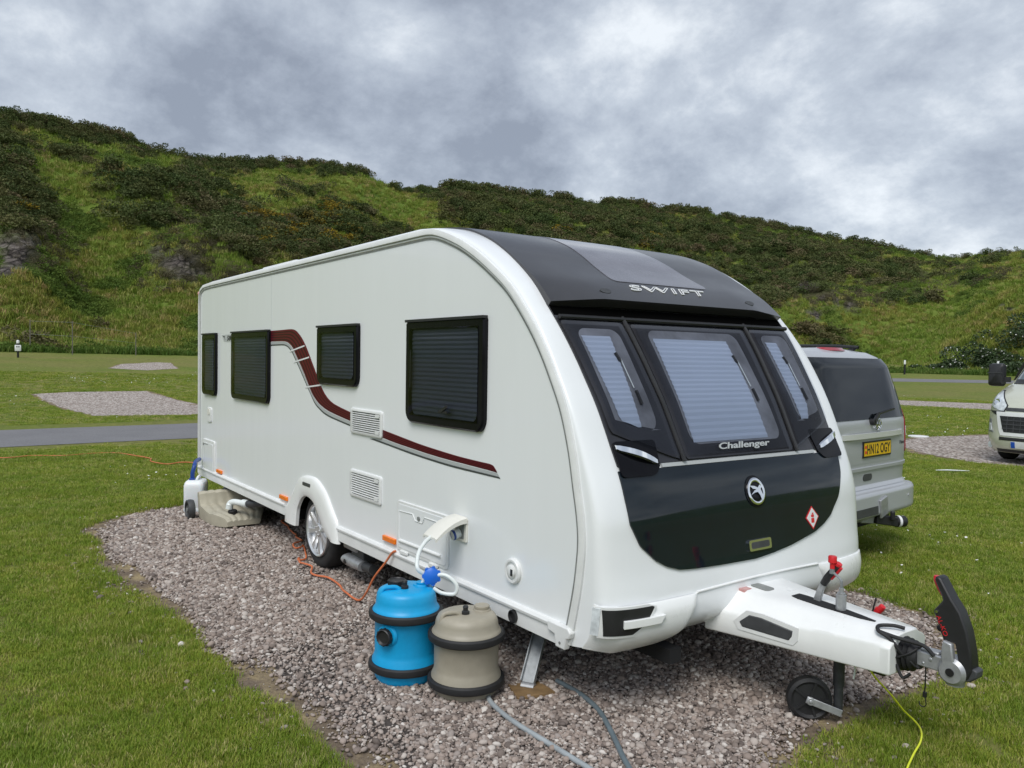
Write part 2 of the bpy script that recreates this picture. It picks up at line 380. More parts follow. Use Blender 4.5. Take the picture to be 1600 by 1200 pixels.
# shell: front, roof and rear skin
extra = [((4,2.478),(4,2.53)),((2.5,2.478),(2.5,2.53)),((.6,2.478),(.6,2.527)),((.32,2.47),(.30,2.515)),((.2,2.435),(.16,2.47)),((.155,2.37),(.11,2.39)),((.142,2.25),(.09,2.25)),((.142,1.3),(.085,1.3)),((.142,.36),(.09,.36))]
NS = 84
prof = [(spl(RC,i/NS), spl(CC,i/NS)) for i in range(NS+1)]+[(np.array(a),np.array(b)) for a,b in extra]
ts = np.concatenate([1-np.linspace(1,0,9)**1]) ; tt = np.sin(np.linspace(-pi/2,pi/2,57)); ys = YC+YC*tt
m = MB(); G = [[(a+(b-a)*kround(y)) for y in ys] for a,b in prof]
b0 = len(m.v)
for r in G: m.v += [(q[0], y, q[1]) for q,y in zip(r,ys)]
nc = len(ys)
for i in range(len(G)-1):
    for j in range(nc-1): m.f.append((i*nc+j, i*nc+j+1, (i+1)*nc+j+1, (i+1)*nc+j))
# side walls with the wheel opening
ARC_IN = [(3.226,.325),(3.24,.40),(3.262,.462),(3.334,.54),(3.443,.58),(3.53,.573),(3.609,.547),(3.727,.453),(3.82,.365),(3.953,.325)]
side_loop = [tuple(a) for a,b in prof]
for yy in (0.0, W):
    loop = side_loop + [(3.20,.36)] + [(x, z+.02) for x,z in ARC_IN[1:-1]] + [(3.97,.36)]
    b = len(m.v); m.v += [(x, yy, z) for x,z in loop]
    m.f.append(tuple(range(b, b+len(loop))))
m.build('body', M_WHITE, car, sharp=40)
m = MB(); m.box((.18,.03,.33),(3.15,W-.03,.42)); m.box((3.98,.03,.33),(6.72,W-.03,.42)); m.box((3.15,.32,.33),(3.98,W-.32,.42))
m.box((3.1,.30,.42),(4.05,.33,.85)); m.box((3.1,W-.33,.42),(4.05,W-.30,.85)); m.box((3.1,.02,.7),(4.05,.33,.73)); m.box((3.1,W-.33,.7),(4.05,W-.02,.73))
m.box((2.2,.4,.26),(7.0,.48,.33)); m.box((2.2,W-.48,.26),(7.0,W-.4,.33)); m.cyl((3.53,.2,.315),(3.53,W-.2,.315),.05)
m.build('chassis', M_DARK, car)
# awning rails: swept along the edge of each side wall
def sweep(mb, path, prof2, sgn):
    """path in (x,z); prof2 = [(inward, outward)] cross section"""
    path = np.array(path); R = []
    for i,p in enumerate(path):
        t = nrm(path[min(i+1,len(path)-1)]-path[max(i-1,0)]); n = np.array([-t[1], t[0]])   # left of travel = inside
        R.append([(p[0]+n[0]*a, (0 if sgn<0 else W)+sgn*o, p[1]+n[1]*a) for a,o in prof2])
    mb.rings(R, True, True)
rp_ = [p for p in side_loop[1:]]
rp_ = [rp_[0]]+[p for i,p in enumerate(rp_[1:],1) if np.hypot(p[0]-rp_[i-1][0],p[1]-rp_[i-1][1])>1e-4]
for sg in (-1, 1):
    m = MB(); sweep(m, rp_, [(-.012,-.004),(-.014,.012),(.004,.018),(.018,.018),(.024,.006),(.034,.008),(.040,.002),(.040,-.004)], sg)
    r = m.build('awning_rail', M_TRIM, car, sharp=50)
    m = MB(); sweep(m, rp_, [(.040,-.002),(.040,.0035),(.049,.0035),(.049,-.002)], sg); m.build('seal', M_SEAL, r)
    m = MB(); sweep(m, rp_, [(.0185,.004),(.0185,.0115),(.0235,.0115),(.0235,.004)], sg); m.build('seal', M_SEAL, r)
# side skirts
def yout(sg, o): return (-o if sg < 0 else W+o)
for sg in (-1, 1):
    for x0,x1 in ((.16,2.955),(4.06,6.66)):
        m = MB(); pr = [(-.004,.345),(.012,.338),(.014,.40),(.012,.415),(.024,.419),(.026,.432),(.016,.444),(-.004,.447)]
        m.rings([[(x, yout(sg,o), z) for o,z in pr] for x in (x0,x1)]); m.build('side_skirt', M_TRIM, car, sharp=25)
    # flared wheel arch
    O = catmull([(2.945,.297),(2.965,.411),(3.055,.50),(3.165,.612),(3.262,.698),(3.37,.735),(3.50,.748),(3.635,.741),(3.80,.672),(3.94,.552),(4.04,.455),(4.075,.31)],4)
    I_ = catmull([(3.22,.297),(3.245,.42),(3.275,.475),(3.334,.54),(3.40,.572),(3.46,.58),(3.53,.573),(3.609,.547),(3.70,.475),(3.78,.40),(3.86,.34),(3.955,.31)],4)
    R = []
    for k in range(len(O)):
        o, i = O[k], I_[k]; L = lambda f: o+(i-o)*f
        R.append([(*(lambda q,d: (q[0], yout(sg,d), q[1]))(L(f),d),) for f,d in ((0,-.002),(0.02,.012),(.10,.022),(.30,.030),(.60,.033),(.90,.031),(1.0,.022),(1.01,-.004))])
    m = MB(); m.rings(R, False); a = m.build('wheel_arch', M_GEL, car, sharp=45)
    if sg < 0:
        m = MB(); m.prism(rrect(3.40,3.56,.665,.692,.008), lambda u,v:(u,-.026,v), lambda u,v:(u,-.0345,v)); m.build('badge', M_GREYDEC, a)

# wheels
def rim_mesh(x, y, sg):
    m = MB(); z = .315
    m.lathe([(.212,-.02),(.212,.012),(.205,.018),(.194,.010),(.188,-.02),(.186,-.10),(.190,-.10)], (x,y,z), (0,sg,0), 48)
    for k in range(8):
        a0 = 2*pi*k/8+.2
        for da in (0.0,):
            rows = []
            for rr,w,hh in ((.045,.034,-.004),(.09,.034,.002),(.14,.042,.004),(.195,.062,.006)):
                a = a0+da*(rr/.2)**.8
                cxn, czn = cos(a), sin(a); tx, tz = -sin(a), cos(a)
                c = np.array([x+cxn*rr, 0, z+czn*rr])
                rows.append([(c[0]+tx*w/2*q, y+sg*h, c[2]+tz*w/2*q) for q,h in ((-1,hh-.02),(-.7,hh),(.7,hh),(1,hh-.02))])
            m.rings(rows, True)
    m.lathe([(.055,-.03),(.055,.0),(.048,.006),(.001,.008)], (x,y,z), (0,sg,0), 28)
    for k in range(5):
        a = 2*pi*k/5; m.cyl((x+.036*cos(a),y,z+.036*sin(a)),(x+.036*cos(a),y+sg*.012,z+.036*sin(a)),.006)
    return m
for yy, sg in ((.045,-1),(W-.045,1)):
    m = MB(); m.lathe([(.20,0),(.20,.13),(.02,.13)], (3.545,yy-sg*.20,.315), (0,sg,0), 32); w = m.build('wheel', M_DARK, car)
    m = MB(); m.lathe([(.212,-.185),(.25,-.19),(.292,-.175),(.308,-.15),(.312,-.10),(.312,-.075),(.312,-.04),(.300,-.014),(.285,-.003),(.262,.002),(.24,.001),(.225,-.002),(.212,-.008),(.205,-.03)], (3.545,yy,.315), (0,sg,0), 72)
    m.build('tyre', M_TYRE, w); rim_mesh(3.545, yy, sg).build('rim', M_ALLOY, w, sharp=30)

# side windows
def side_window(x0, x1, z0, z1, sg=-1, latch=False):
    Y = lambda o: yout(sg, o); rc = .075
    out = rrect(x0, x1, z0, z1, (rc, .015, .015, rc))
    bw = .055
    inn = rrect(x0+bw, x1-bw, z0+bw, z1-bw*.9, (.05,.03,.03,.05))
    m = MB(); n = len(out)
    R = [[(p[0],Y(-.002),p[1]) for p in out],[(p[0],Y(.020),p[1]) for p in out]]
    mid = rrect(x0+.01, x1-.01, z0+.01, z1-.008, (rc-.008,.012,.012,rc-.008)); R += [[(p[0],Y(.030),p[1]) for p in mid],[(p[0],Y(.031),p[1]) for p in inn],[(p[0],Y(.012),p[1]) for p in inn]]
    m.rings(R, True, False); fr = m.build('window', M_BLACKGLOSS, car, sharp=40)
    m = MB(); m.box((x0,min(Y(.005),Y(.036)),z1-.004),(x1,max(Y(.005),Y(.036)),z1+.012)); m.build('hinge_rail', M_BLACKPL, fr)
    # pleated blind
    xa, xb, za, zb_ = x0+.03, x1-.03, z0+.03, z1-.03; np_ = int((zb_-za)/.0135); m = MB()
    rows = [[(x, Y(.004 if i%2 else .0125), za+(zb_-za)*i/np_) for x in (xa,xb)] for i in range(np_+1)]
    m.rings(rows, False); m.build('blind', M_BLINDK, fr, sharp=5)
    # bowed acrylic pane
    m = MB(); N = 14; gx = np.linspace(x0+bw*.9, x1-bw*.9, N+1); gz = np.linspace(z0+bw*.9, z1-bw*.8, N+1); rows = []
    for zz_ in gz:
        rows.append([(x, Y(.0305+.012*(1-((2*(x-x0)/(x1-x0)-1))**4)*(1-((2*(zz_-z0)/(z1-z0)-1))**4)), zz_) for x in gx])
    m.rings(rows, False); m.build('pane', M_PANE, fr)
    if latch:
        xm = (x0+x1)/2+.05
        m = MB(); m.box((xm-.05,min(Y(.044),Y(.050)),z0+.085),(xm+.05,max(Y(.044),Y(.050)),z0+.10)); m.bar((xm-.02,Y(.047),z0+.092),(xm+.05,Y(.05),z0+.125),.012,.016); m.build('latch', M_BLACKPL, fr)
    m = MB(); m.cyl((x0+.075,Y(.030),z0+(z1-z0)*.35),(x0+.075,Y(.030),z0+(z1-z0)*.72),.007,n=8); m.build('stay', M_GREYPL, fr)
for a in ((.345,.870,1.265,1.93),(1.43,2.535,1.27,1.93),(3.66,4.395,1.492,1.934),(5.118,6.005,1.303,1.934)): side_window(*a, latch=a[0]>5)
for a in ((.6,1.5,1.27,1.93),(4.7,6.0,1.303,1.934)): side_window(*a, sg=1)

# side stripes (vinyl)
TOP = [(2.535,1.930),(2.80,1.932),(3.044,1.934),(3.14,1.922),(3.211,1.896),(3.275,1.862),(3.327,1.827),(3.41,1.757),(3.508,1.659),(3.62,1.548),(3.724,1.452),(3.82,1.394),(3.926,1.357),(4.08,1.330),(4.265,1.305)]
BOT = [(2.535,1.834),(2.70,1.835),(2.846,1.834),(2.93,1.828),(2.997,1.812),(3.075,1.778),(3.144,1.724),(3.235,1.652),(3.332,1.572),(3.425,1.486),(3.513,1.410),(3.595,1.364),(3.685,1.328),(3.87,1.287),(4.265,1.240)]
GRY = [(2.535,1.796),(2.70,1.798),(2.847,1.799),(2.93,1.79),(2.998,1.768),(3.075,1.727),(3.145,1.672),(3.235,1.602),(3.333,1.521),(3.415,1.452),(3.492,1.392),(3.56,1.339),(3.643,1.301),(3.83,1.250),(4.265,1.203)]
TOP2 = [(4.75,1.222),(4.95,1.203),(5.247,1.175),(5.45,1.161),(5.70,1.147),(5.92,1.141),(6.052,1.138),(6.09,1.122),(6.113,1.100)]
BOT2 = [(4.75,1.168),(4.95,1.150),(5.20,1.134),(5.378,1.123),(5.60,1.114),(5.846,1.108),(6.00,1.104),(6.06,1.102),(6.112,1.099)]
GRY2 = [(4.56,1.143),(4.85,1.122),(5.114,1.102),(5.35,1.088),(5.622,1.076),(5.80,1.073),(5.95,1.072),(6.06,1.071),(6.143,1.071)]
def strip(mb, A, B, f0, f1, o, k=5):
    A = catmull(A,k); B = catmull(B,k); P0 = A+(B-A)*f0; P1 = A+(B-A)*f1
    b = len(mb.v); n = len(P0)
    mb.v += [(p[0],-o,p[1]) for p in P0]+[(p[0],-o,p[1]) for p in P1]
    mb.f += [(b+i,b+i+1,b+n+i+1,b+n+i) for i in range(n-1)]
dec = None
m = MB(); strip(m,TOP,BOT,0,1,.0016); strip(m,TOP2,BOT2,0,1,.0016); stp = m.build('side_stripe', M_MAROON, car)
m = MB()
for A,B in ((TOP,BOT),(TOP2,BOT2)):
    for f in (.16,.38,.60,.82): strip(m,A,B,f,f+.085,.0024)
m.build('pinstripe', M_MAROOND, stp)
m = MB(); strip(m,BOT,GRY,.12,.72,.0016); strip(m,BOT2,GRY2,.12,.66,.0016); m.build('silver_stripe', M_SILVERDEC, stp)
m = MB(); strip(m,BOT,GRY,.72,1.0,.0020); strip(m,BOT2,GRY2,.70,1.0,.0020); m.build('charcoal_stripe', M_GREYDEC, stp)
m = MB()
for p0,p1 in (((3.005,1.745),(3.345,1.793)),((3.10,1.655),(3.445,1.70)),((3.36,1.455),(3.71,1.487))):
    m.bar((p0[0],-.003,p0[1]),(p1[0],-.003,p1[1]),.0012,.012)
m.build('white_break', M_WHITEDEC, stp)
m = MB(); m.prism([(1.02,1.917),(1.428,1.921),(1.428,1.842),(1.10,1.845)], lambda u,v:(u,-.0005,v), lambda u,v:(u,-.0018,v)); lp = m.build('model_label', M_LABEL, car)
m = MB(); text_on(m,'580',lambda x,y,z:(1.205+x,-.0032,1.855+y),width=.195,height=.052,shear=.25,bold=.03); m.build('number', M_INK, lp)
m = MB(); m.prism([(1.055,1.905),(1.125,1.905),(1.15,1.86),(1.135,1.86),(1.115,1.893),(1.075,1.893)], lambda u,v:(u,-.0019,v), lambda u,v:(u,-.0026,v)); m.build('emblem', M_GREYDEC, lp)

m = MB(); m.box((2.540,-.0012,1.945),(2.5445,.002,2.428)); m.build('panel_seam', M_LABEL, car)
# fridge vents
def vent(x0, x1, z0, z1):
    Y = lambda o: -o
    m = MB(); out = rrect(x0,x1,z0,z1,.02); inn = rrect(x0+.026,x1-.026,z0+.02,z1-.02,.008)
    m.rings([[(p[0],Y(-.001),p[1]) for p in out],[(p[0],Y(.010),p[1]) for p in out],[(p[0],Y(.014),p[1]) for p in rrect(x0+.005,x1-.005,z0+.005,z1-.005,.017)],[(p[0],Y(.014),p[1]) for p in inn],[(p[0],Y(.001),p[1]) for p in inn]],True,False)
    v = m.build('vent', M_TRIM, car, sharp=40)
    m = MB(); m.box((x0+.024,Y(.0022),z0+.018),(x1-.024,Y(.0012),z1-.018)); m.build('backing', M_GREYDEC, v)  # charcoal colour paints in the shade between the slats
    m = MB(); n = 9
    for k in range(n):
        z = z0+.024+(z1-z0-.048)*(k+.5)/n; h = (z1-z0-.048)/n
        m.add([(x,Y(o),z+d) for x in (x0+.024,x1-.024) for o,d in ((.003,h*.22),(.012,-h*.08),(.012,-h*.30),(.003,-h*.05))], [(0,1,5,4),(1,2,6,5),(2,3,7,6),(3,0,4,7)])
    m.build('slat', M_TRIM, v, sharp=20)
    for zc in (z0+.035,z1-.035): m = MB(); m.prism(rrect(x1-.09,x1-.035,zc-.012,zc+.012,.004), lambda u,v:(u,Y(.0125),v), lambda u,v:(u,Y(.0165),v)); m.build('catch', M_TRIM, v)
vent(4.262,4.76,1.160,1.342); vent(4.262,4.756,.706,.90)
# mains socket hatch
m = MB(); m.prism(rrect(.492,.660,.969,1.13,.03), lambda u,v:(u,.001,v), lambda u,v:(u,-.012,v)); s_ = m.build('socket_hatch', M_TRIM, car, bevel=.004)
m = MB(); m.prism(rrect(.53,.62,1.05,1.115,.02), lambda u,v:(u,-.012,v), lambda u,v:(u,-.018,v)); m.build('cap', M_IVORY, s_)
# cassette door
m = MB(); m.prism(rrect(.34,.795,.412,.772,.03), lambda u,v:(u,.001,v), lambda u,v:(u,-.014,v)); s_ = m.build('service_door', M_TRIM, car, bevel=.005)
m = MB(); m.prism(rrect(.39,.745,.445,.735,.02), lambda u,v:(u,-.014,v), lambda u,v:(u,-.0175,v)); m.build('door_panel', M_WHITE, s_, bevel=.003)
m = MB(); m.cyl((.40,-.014,.715),(.40,-.024,.715),.014); m.bar((.42,-.020,.722),(.56,-.020,.722),.004,.005); m.build('lock', M_SEAL, s_)
# amber side markers
for x in (.975,2.905,4.888):
    z = .472 if x < 2 else .484 if x < 4 else .503
    m = MB(); m.prism(rrect(x-.088,x+.088,z-.018,z+.018,.006), lambda u,v:(u,.001,v), lambda u,v:(u,-.020,v)); m.build('side_marker', M_ORANGE, car, bevel=.005)
# gas / battery locker door
m = MB(); out = rrect(4.985,5.632,.462,.785,.035)
m.prism(out, lambda u,v:(u,.001,v), lambda u,v:(u,-.010,v)); s_ = m.build('locker_door', M_TRIM, car, bevel=.004)
m = MB(); m.prism(rrect(5.005,5.612,.482,.766,.028), lambda u,v:(u,-.010,v), lambda u,v:(u,-.0135,v)); dp = m.build('door_panel', M_WHITE, s_, bevel=.003)
m = MB(); m.tube([(5.03,-.0145,.50),(5.03,-.0145,.72),(5.21,-.0145,.727),(5.245,-.0145,.69),(5.335,-.0145,.69),(5.36,-.0145,.73),(5.56,-.0145,.73)],.0035,8,0); m.build('bead', M_TRIM, dp)
m = MB(); m.cyl((5.29,-.013,.712),(5.29,-.022,.712),.013); m.build('lock', M_SEAL, dp)
m = MB(); m.tube([(5.04,-.016,.53),(5.56,-.016,.535)],.010,10,0); m.build('ridge', M_TRIM, dp)
for x in (5.10,5.47): m = MB(); m.prism(rrect(x-.045,x+.045,.448,.470,.006), lambda u,v:(u,-.005,v), lambda u,v:(u,-.024,v)); m.build('hinge', M_TRIM, s_, bevel=.003)
# water inlet with raised cover
m = MB(); m.prism(rrect(5.69,5.83,.665,.80,.008), lambda u,v:(u,.001,v), lambda u,v:(u,-.012,v)); s_ = m.build('water_inlet', M_IVORY, car, bevel=.003)
m = MB(); m.prism(rrect(5.715,5.805,.68,.782,.008), lambda u,v:(u,-.012,v), lambda u,v:(u,-.0128,v)); m.build('recess', M_SEAL, s_)
m = MB(); R = []
for k in range(9):
    t = k/8; yy = -.010-.20*t; zz_ = .806-.012*t-.085*t*t; R.append([(5.685,yy,zz_-.028*(1-t*.4)),(5.685,yy,zz_),(5.70,yy,zz_+.006),(5.82,yy,zz_+.006),(5.835,yy,zz_),(5.835,yy,zz_-.028*(1-t*.4)),(5.828,yy,zz_-.028*(1-t*.4)),(5.822,yy,zz_-.004),(5.698,yy,zz_-.004),(5.692,yy,zz_-.028*(1-t*.4))])
m.rings(R); m.build('cover', M_IVORY, s_, sharp=30)
m = MB(); m.cyl((5.76,-.012,.71),(5.755,-.06,.70),.026); m.build('plug', M_HOSE, s_)
m = MB(); m.lathe([(.024,0),(.03,.003),(.03,.012),(.024,.015)],(5.757,-.045,.704),(-.05,-1,-.2),24); m.build('ring', M_NAVY, s_)
# round flue outlet
m = MB(); m.lathe([(.066,-.001),(.066,.012),(.060,.020),(.050,.020),(.046,.010),(.034,.010),(.033,.026),(.026,.030),(.001,.030)],(6.277,0,.608),(0,-1,0),40); s_ = m.build('flue_outlet', M_TRIM, car, sharp=30)
m = MB(); m.box((6.285,-.0315,.588),(6.303,-.0295,.622)); m.build('outlet_slot', M_INK, s_)
# socket in the skirt
m = MB(); m.lathe([(.034,-.01),(.034,.018),(.028,.020),(.026,.006),(.001,.005)],(6.30,-.01,.378),(0,-1,0),28); m.build('skirt_socket', M_BLACKPL, car)
# rail end bracket
for sg in (-1,1):
    m = MB(); m.prism([(6.60,.445),(6.755,.445),(6.775,.425),(6.765,.395),(6.745,.39),(6.735,.335),(6.665,.335),(6.655,.392),(6.60,.40)], lambda u,v:(u,yout(sg,0),v), lambda u,v:(u,yout(sg,.034),v)); s_=m.build('corner_bracket', M_TRIM, car, bevel=.006)
    m = MB(); m.cyl((6.70,yout(sg,.034),.362),(6.70,yout(sg,.037),.362),.007,n=12); m.build('screw', M_SEAL, s_)
# rear corner lamp, roof fittings
for sg in (-1,1):
    m = MB(); m.lathe([(.03,0),(.03,.03),(.02,.045),(.001,.05)],(.135,yout(sg,-.03),2.40),(-.6,sg,0),20); m.build('corner_lamp', M_PINKLENS, car)
m = MB(); m.prism(rrect(1.5,2.45,.25,1.1,.05), lambda u,v:(u,v,2.50), lambda u,v:(u,v,2.60)); m.build('roof_vent', M_TRIM, car, bevel=.02)
m = MB(); m.prism(rrect(5.0,5.16,.07,.26,.03), lambda u,v:(u,v,2.47), lambda u,v:(u,v,2.515)); m.build('roof_fitting', M_TRIM, car, bevel=.01)
m = MB(); m.prism(rrect(3.2,3.75,.7,1.4,.05), lambda u,v:(u,v,2.51), lambda u,v:(u,v,2.56)); m.build('roof_vent', M_TRIM, car, bevel=.02)

# ---- front end -------------------------------------------------
# dark lower locker lid
yl = itp([(.1575,1.0),(.1595,.76),(.1625,.58),(.1666,.458),(.178,.375),(.1946,.305),(.2295,.217),(.28,.166),(.33,.158),(.38,.158)])
yr = itp([(.1575,1.03),(.162,1.16),(.1715,1.33),(.192,1.565),(.208,1.66),(.227,1.738),(.2746,1.83),(.333,1.905),(.38,1.945)])
m = MB(); patch(m, FP, yl, yr, .1575, .377, .010, .014, 60, 30); lid = m.build('front_locker_lid', M_DARKPANEL, car, sharp=50)
m = MB(); patch(m, FP, itp([(.377,.44),(.384,.44)]), itp([(.377,1.70),(.384,1.70)]), .3775, .3835, .012, .01, 3, 30); m.build('trim_strip', M_SILVERDEC, lid)
# bright edging under the lid
# lid handle
m = MB(); patch(m, FP, *rnd(lambda s:.968, lambda s:1.150, .176,.201,.012), .176,.201,.022,.012,10,6); h = m.build('lid_handle', M_CHROME, lid, sharp=30)
m = MB(); patch(m, FP, *rnd(lambda s:.985, lambda s:1.133, .181,.196,.012), .181,.196,.0226,.002,10,6); m.build('handle_recess', M_GREYPL, h)
# round emblem: ring with a simple bird
def disc(mb, y0, s0, r0, r1, o, n=40, th=.004):
    L = slen(y0, s0)
    def p(r,a,q): return FP(y0+r*cos(a), s0+r*sin(a)/L, q)
    A = np.linspace(0,2*pi,n,endpoint=False)
    mb.rings([[p(r1,a,o-th) for a in A],[p(r1,a,o) for a in A],[p((r0+r1)/2,a,o+.004) for a in A],[p(max(r0,.001),a,o) for a in A]],True,False)
by, bs = 1.073, .3137
m = MB(); disc(m,by,bs,.0,.082,.014); em = m.build('emblem', M_BLACKGLOSS, lid)
m = MB(); disc(m,by,bs,.052,.070,.020); m.build('emblem_ring', M_CHROME, em, sharp=60)
L_ = slen(by,bs)
bird = [(-.052,.034),(-.015,.030),(.012,.020),(.030,.034),(.046,.022),(.032,.012),(.044,-.020),(.030,-.050),(.020,-.020),(.006,-.002),(-.02,-.003),(-.055,-.014),(-.02,.007),(-.002,.012),(-.03,.017)]
m = MB(); m.prism(bird, lambda u,v: FP(by+u,bs+v/L_,.017), lambda u,v: FP(by+u,bs+v/L_,.024)); m.build('emblem_bird', M_CHROME, em)
# diamond sticker
sy, ss = 1.548, .2290; L_ = slen(sy,ss)
dmd = lambda k: [(0,-.066*k),(.062*k,0),(0,.066*k),(-.062*k,0)]
for k,mm,nm,o in ((1.0,M_RED,'sticker',.0125),(.86,M_WHITEDEC,'sticker_field',.0135)):
    m = MB(); m.prism(dmd(k), lambda u,v: FP(sy+u,ss+v/L_,.009), lambda u,v: FP(sy+u,ss+v/L_,o)); r = m.build(nm, mm, lid if k==1 else stick)
    if k==1: stick = r
m = MB()
for pl in (rrect(-.014,.014,-.030,-.004,.003),rrect(-.014,.014,.000,.016,.006),rrect(-.005,.010,.017,.026,.002)): m.prism(pl, lambda u,v: FP(sy+u,ss+v/L_,.0130), lambda u,v: FP(sy+u,ss+v/L_,.0145))
m.build('cylinder_symbol', M_RED, stick)
# black window band
yl = itp([(.384,.163),(.433,.156),(.55,.135),(.64,.113),(.672,.108)]); yr = itp([(.384,1.955),(.433,1.962),(.55,1.985),(.64,2.002),(.672,2.012)])
m = MB(); patch(m, FP, yl, yr, .3845, .672, .008, .012, 40, 30); band = m.build('window_surround', M_FRONTBLK, car, sharp=50)
def blind_on(y0f, y1f, s0, s1, o, par):
    m = MB(); n = int((s1-s0)*3.05/.0150); rows = []
    for i in range(n+1):
        s = s0+(s1-s0)*i/n; a, b = y0f(s), y1f(s); rows.append([FP(a+(b-a)*j/8, s, o+(.0034 if i%2 else 0)) for j in range(9)])
    m.rings(rows, False); m.build('blind', M_BLIND, par, sharp=5)
def front_window(outer, clear, blind, stay, rr=.03):
    m = MB(); ol, orr, s0, s1 = outer; a, b = rnd(ol, orr, s0, s1, .02)
    bulge = lambda u, v: .016
    patch(m, FP, a, b, s0, s1, .017, .012, 40, 16); w = m.build('window', M_FRONTBLK, band, sharp=50)
    cl, cr_, c0, c1 = clear; a, b = rnd(cl, cr_, c0, c1, .06)
    m = MB(); patch(m, FP, a, b, c0, c1, .0185, .001, 36, 14); m.build('window_interior', M_INTERIOR, w)
    bl, br, b0, b1 = blind; blind_on(bl, br, b0, b1, .020, w)
    m = MB(); (ya,sa),(yb,sb) = stay; m.tube([FP(ya,sa,.0265),FP((ya+yb)/2,(sa+sb)/2,.0265),FP(yb,sb,.0265)],.0030,8,2); m.build('stay', M_HOSE, w)
    m = MB(); m.bar(FP(yb+.008,sb-.005,.026),FP(yb+.012,sb-.03,.026),.012,.012); m.build('latch', M_BLACKPL, w)
    m = MB(); m.bar(FP(ya-.02,sa+.012,.026),FP(ya-.008,sa-.004,.026),.016,.012); m.build('latch', M_BLACKPL, w)
    a, b = rnd(ol, orr, s0, s1, .02); m = MB()
    patch(m, FP, lambda s: a(s)+.012, lambda s: b(s)-.012, s0+.004, s1-.004, .032, .0, 36, 14); m.build('pane', M_FPANE, w)
    return w
front_window((itp([(.388,.560),(.433,.176),(.638,.122)]), itp([(.388,.582),(.638,.535)]), .388,.638),
             (itp([(.433,.45),(.4496,.223),(.621,.195)]), itp([(.433,.495),(.621,.478)]), .433,.622),
             (itp([(.438,.355),(.449,.253),(.606,.207)]), itp([(.438,.378),(.606,.402)]), .438,.606), ((.404,.5587),(.414,.5012)))
front_window((itp([(.386,.620),(.6345,.595)]), itp([(.386,1.505),(.6345,1.535)]), .386,.6355),
             (itp([(.408,.697),(.623,.690)]), itp([(.408,1.443),(.623,1.430)]), .408,.6235),
             (itp([(.411,.709),(.604,.711)]), itp([(.411,1.320),(.604,1.318)]), .411,.604), ((1.328,.5587),(1.339,.5012)))
front_window((itp([(.392,1.546),(.635,1.60)]), itp([(.392,1.565),(.433,1.945),(.638,1.99)]), .390,.638),
             (itp([(.4355,1.672),(.624,1.668)]), itp([(.4355,1.70),(.45,1.896),(.622,1.925)]), .4355,.624),
             (itp([(.438,1.690),(.606,1.690)]), itp([(.438,1.76),(.46,1.80),(.606,1.80)]), .438,.606), ((1.809,.5587),(1.808,.5012)))
# dividing mouldings
for (ya,yb) in ((.596,.560),(1.53,1.572)):
    P = [FP(ya+(yb-ya)*t, .384+(.648-.384)*t, .020) for t in np.linspace(0,1,12)]; m = MB(); m.tube(P,.013,8,0); m.build('window_moulding', M_BLACKPL, band)
m = MB(); P = [FP(y,.6435,.022) for y in np.linspace(.125,2.0,24)]; m.tube(P,.013,8,0); m.build('hinge_rail', M_BLACKPL, band)
# lettering under the middle window
s0c = .3925; Lc = slen(1.06,s0c)
m = MB(); text_on(m,'Challenger',lambda x,y,z: FP(.872+x, s0c+y/Lc, .0335+z), width=.425, height=.046, shear=.28, extrude=.0012, bold=.02); m.build('lettering', M_SILVERDEC, car)
# chrome grab handles in their dark pockets
for (y0,s0),(y1,s1) in (((.170,.411),(.400,.3855)),((1.965,.409),(1.752,.3865))):
    sgn = 1 if y1>y0 else -1
    a, b = min(y0,y1), max(y0,y1)
    lo = itp([(.366,a-.005),(.42,a-.005)]); hi = itp([(.366,b-.02),(.38,b+.02),(.42,b+.04)])
    if sgn<0: lo = itp([(.366,a+.02),(.38,a-.02),(.42,a-.04)]); hi = itp([(.366,b+.005),(.42,b+.005)])
    m = MB(); patch(m, FP, *rnd(lo,hi,.366,.420,.02), .366,.420, .0185,.008,12,10); pk = m.build('handle_pocket', M_BLACKGLOSS, car)
    R = []
    for t in np.linspace(0,1,14):
        y = y0+(y1-y0)*t; s = s0+(s1-s0)*t; o = .030+.020*sin(pi*t); h = .0048+.0012*sin(pi*t); h = h*(.7 if t in (0,1) else 1)
        R.append([FP(y,s-h,o-.012),FP(y,s-h*.8,o),FP(y,s+h*.6,o+.004),FP(y,s+h,o-.004),FP(y,s+h*.9,o-.014)])
    m = MB(); m.rings(R); m.build('grab_handle', M_CHROME, pk, sharp=25)
# roof cap panel with overhanging lip
yl = itp([(.669,.108),(.72,.118),(.8,.135),(.95,.165),(1,.178)]); yr = itp([(.669,2.014),(.72,2.01),(.8,2.005),(.95,2.0),(1,1.99)])
lipo = lambda u, v: .012+.068*max(0,(.80-v)/.13)**1.3*(1-max(0,abs((u-YC)/YC)-.6)/.5)
m = MB(); patch(m, FP, yl, yr, .668, .992, lipo, .06, 50, 34); roofp = m.build('front_roof_panel', M_ROOFGLASS, car, sharp=50)
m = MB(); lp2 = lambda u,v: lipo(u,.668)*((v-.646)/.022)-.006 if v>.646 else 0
patch(m, FP, lambda s:.112, lambda s:2.010, .650, .6685, .0095, .004, 4, 30); m.build('visor_shadow', M_VISORSHADE, roofp)  # black band painted in for the shadow below the lip
m = MB(); a, b = rnd(itp([(.727,.655),(.95,.76)]), itp([(.727,1.465),(.95,1.40)]), .727,.965,.05)
patch(m, FP, a, b, .727, .965, lambda u,v: lipo(u,v)+.003, .004, 40, 20); m.build('skylight', M_SKYLIGHT, roofp, sharp=50)
L_ = slen(1.06,.70)
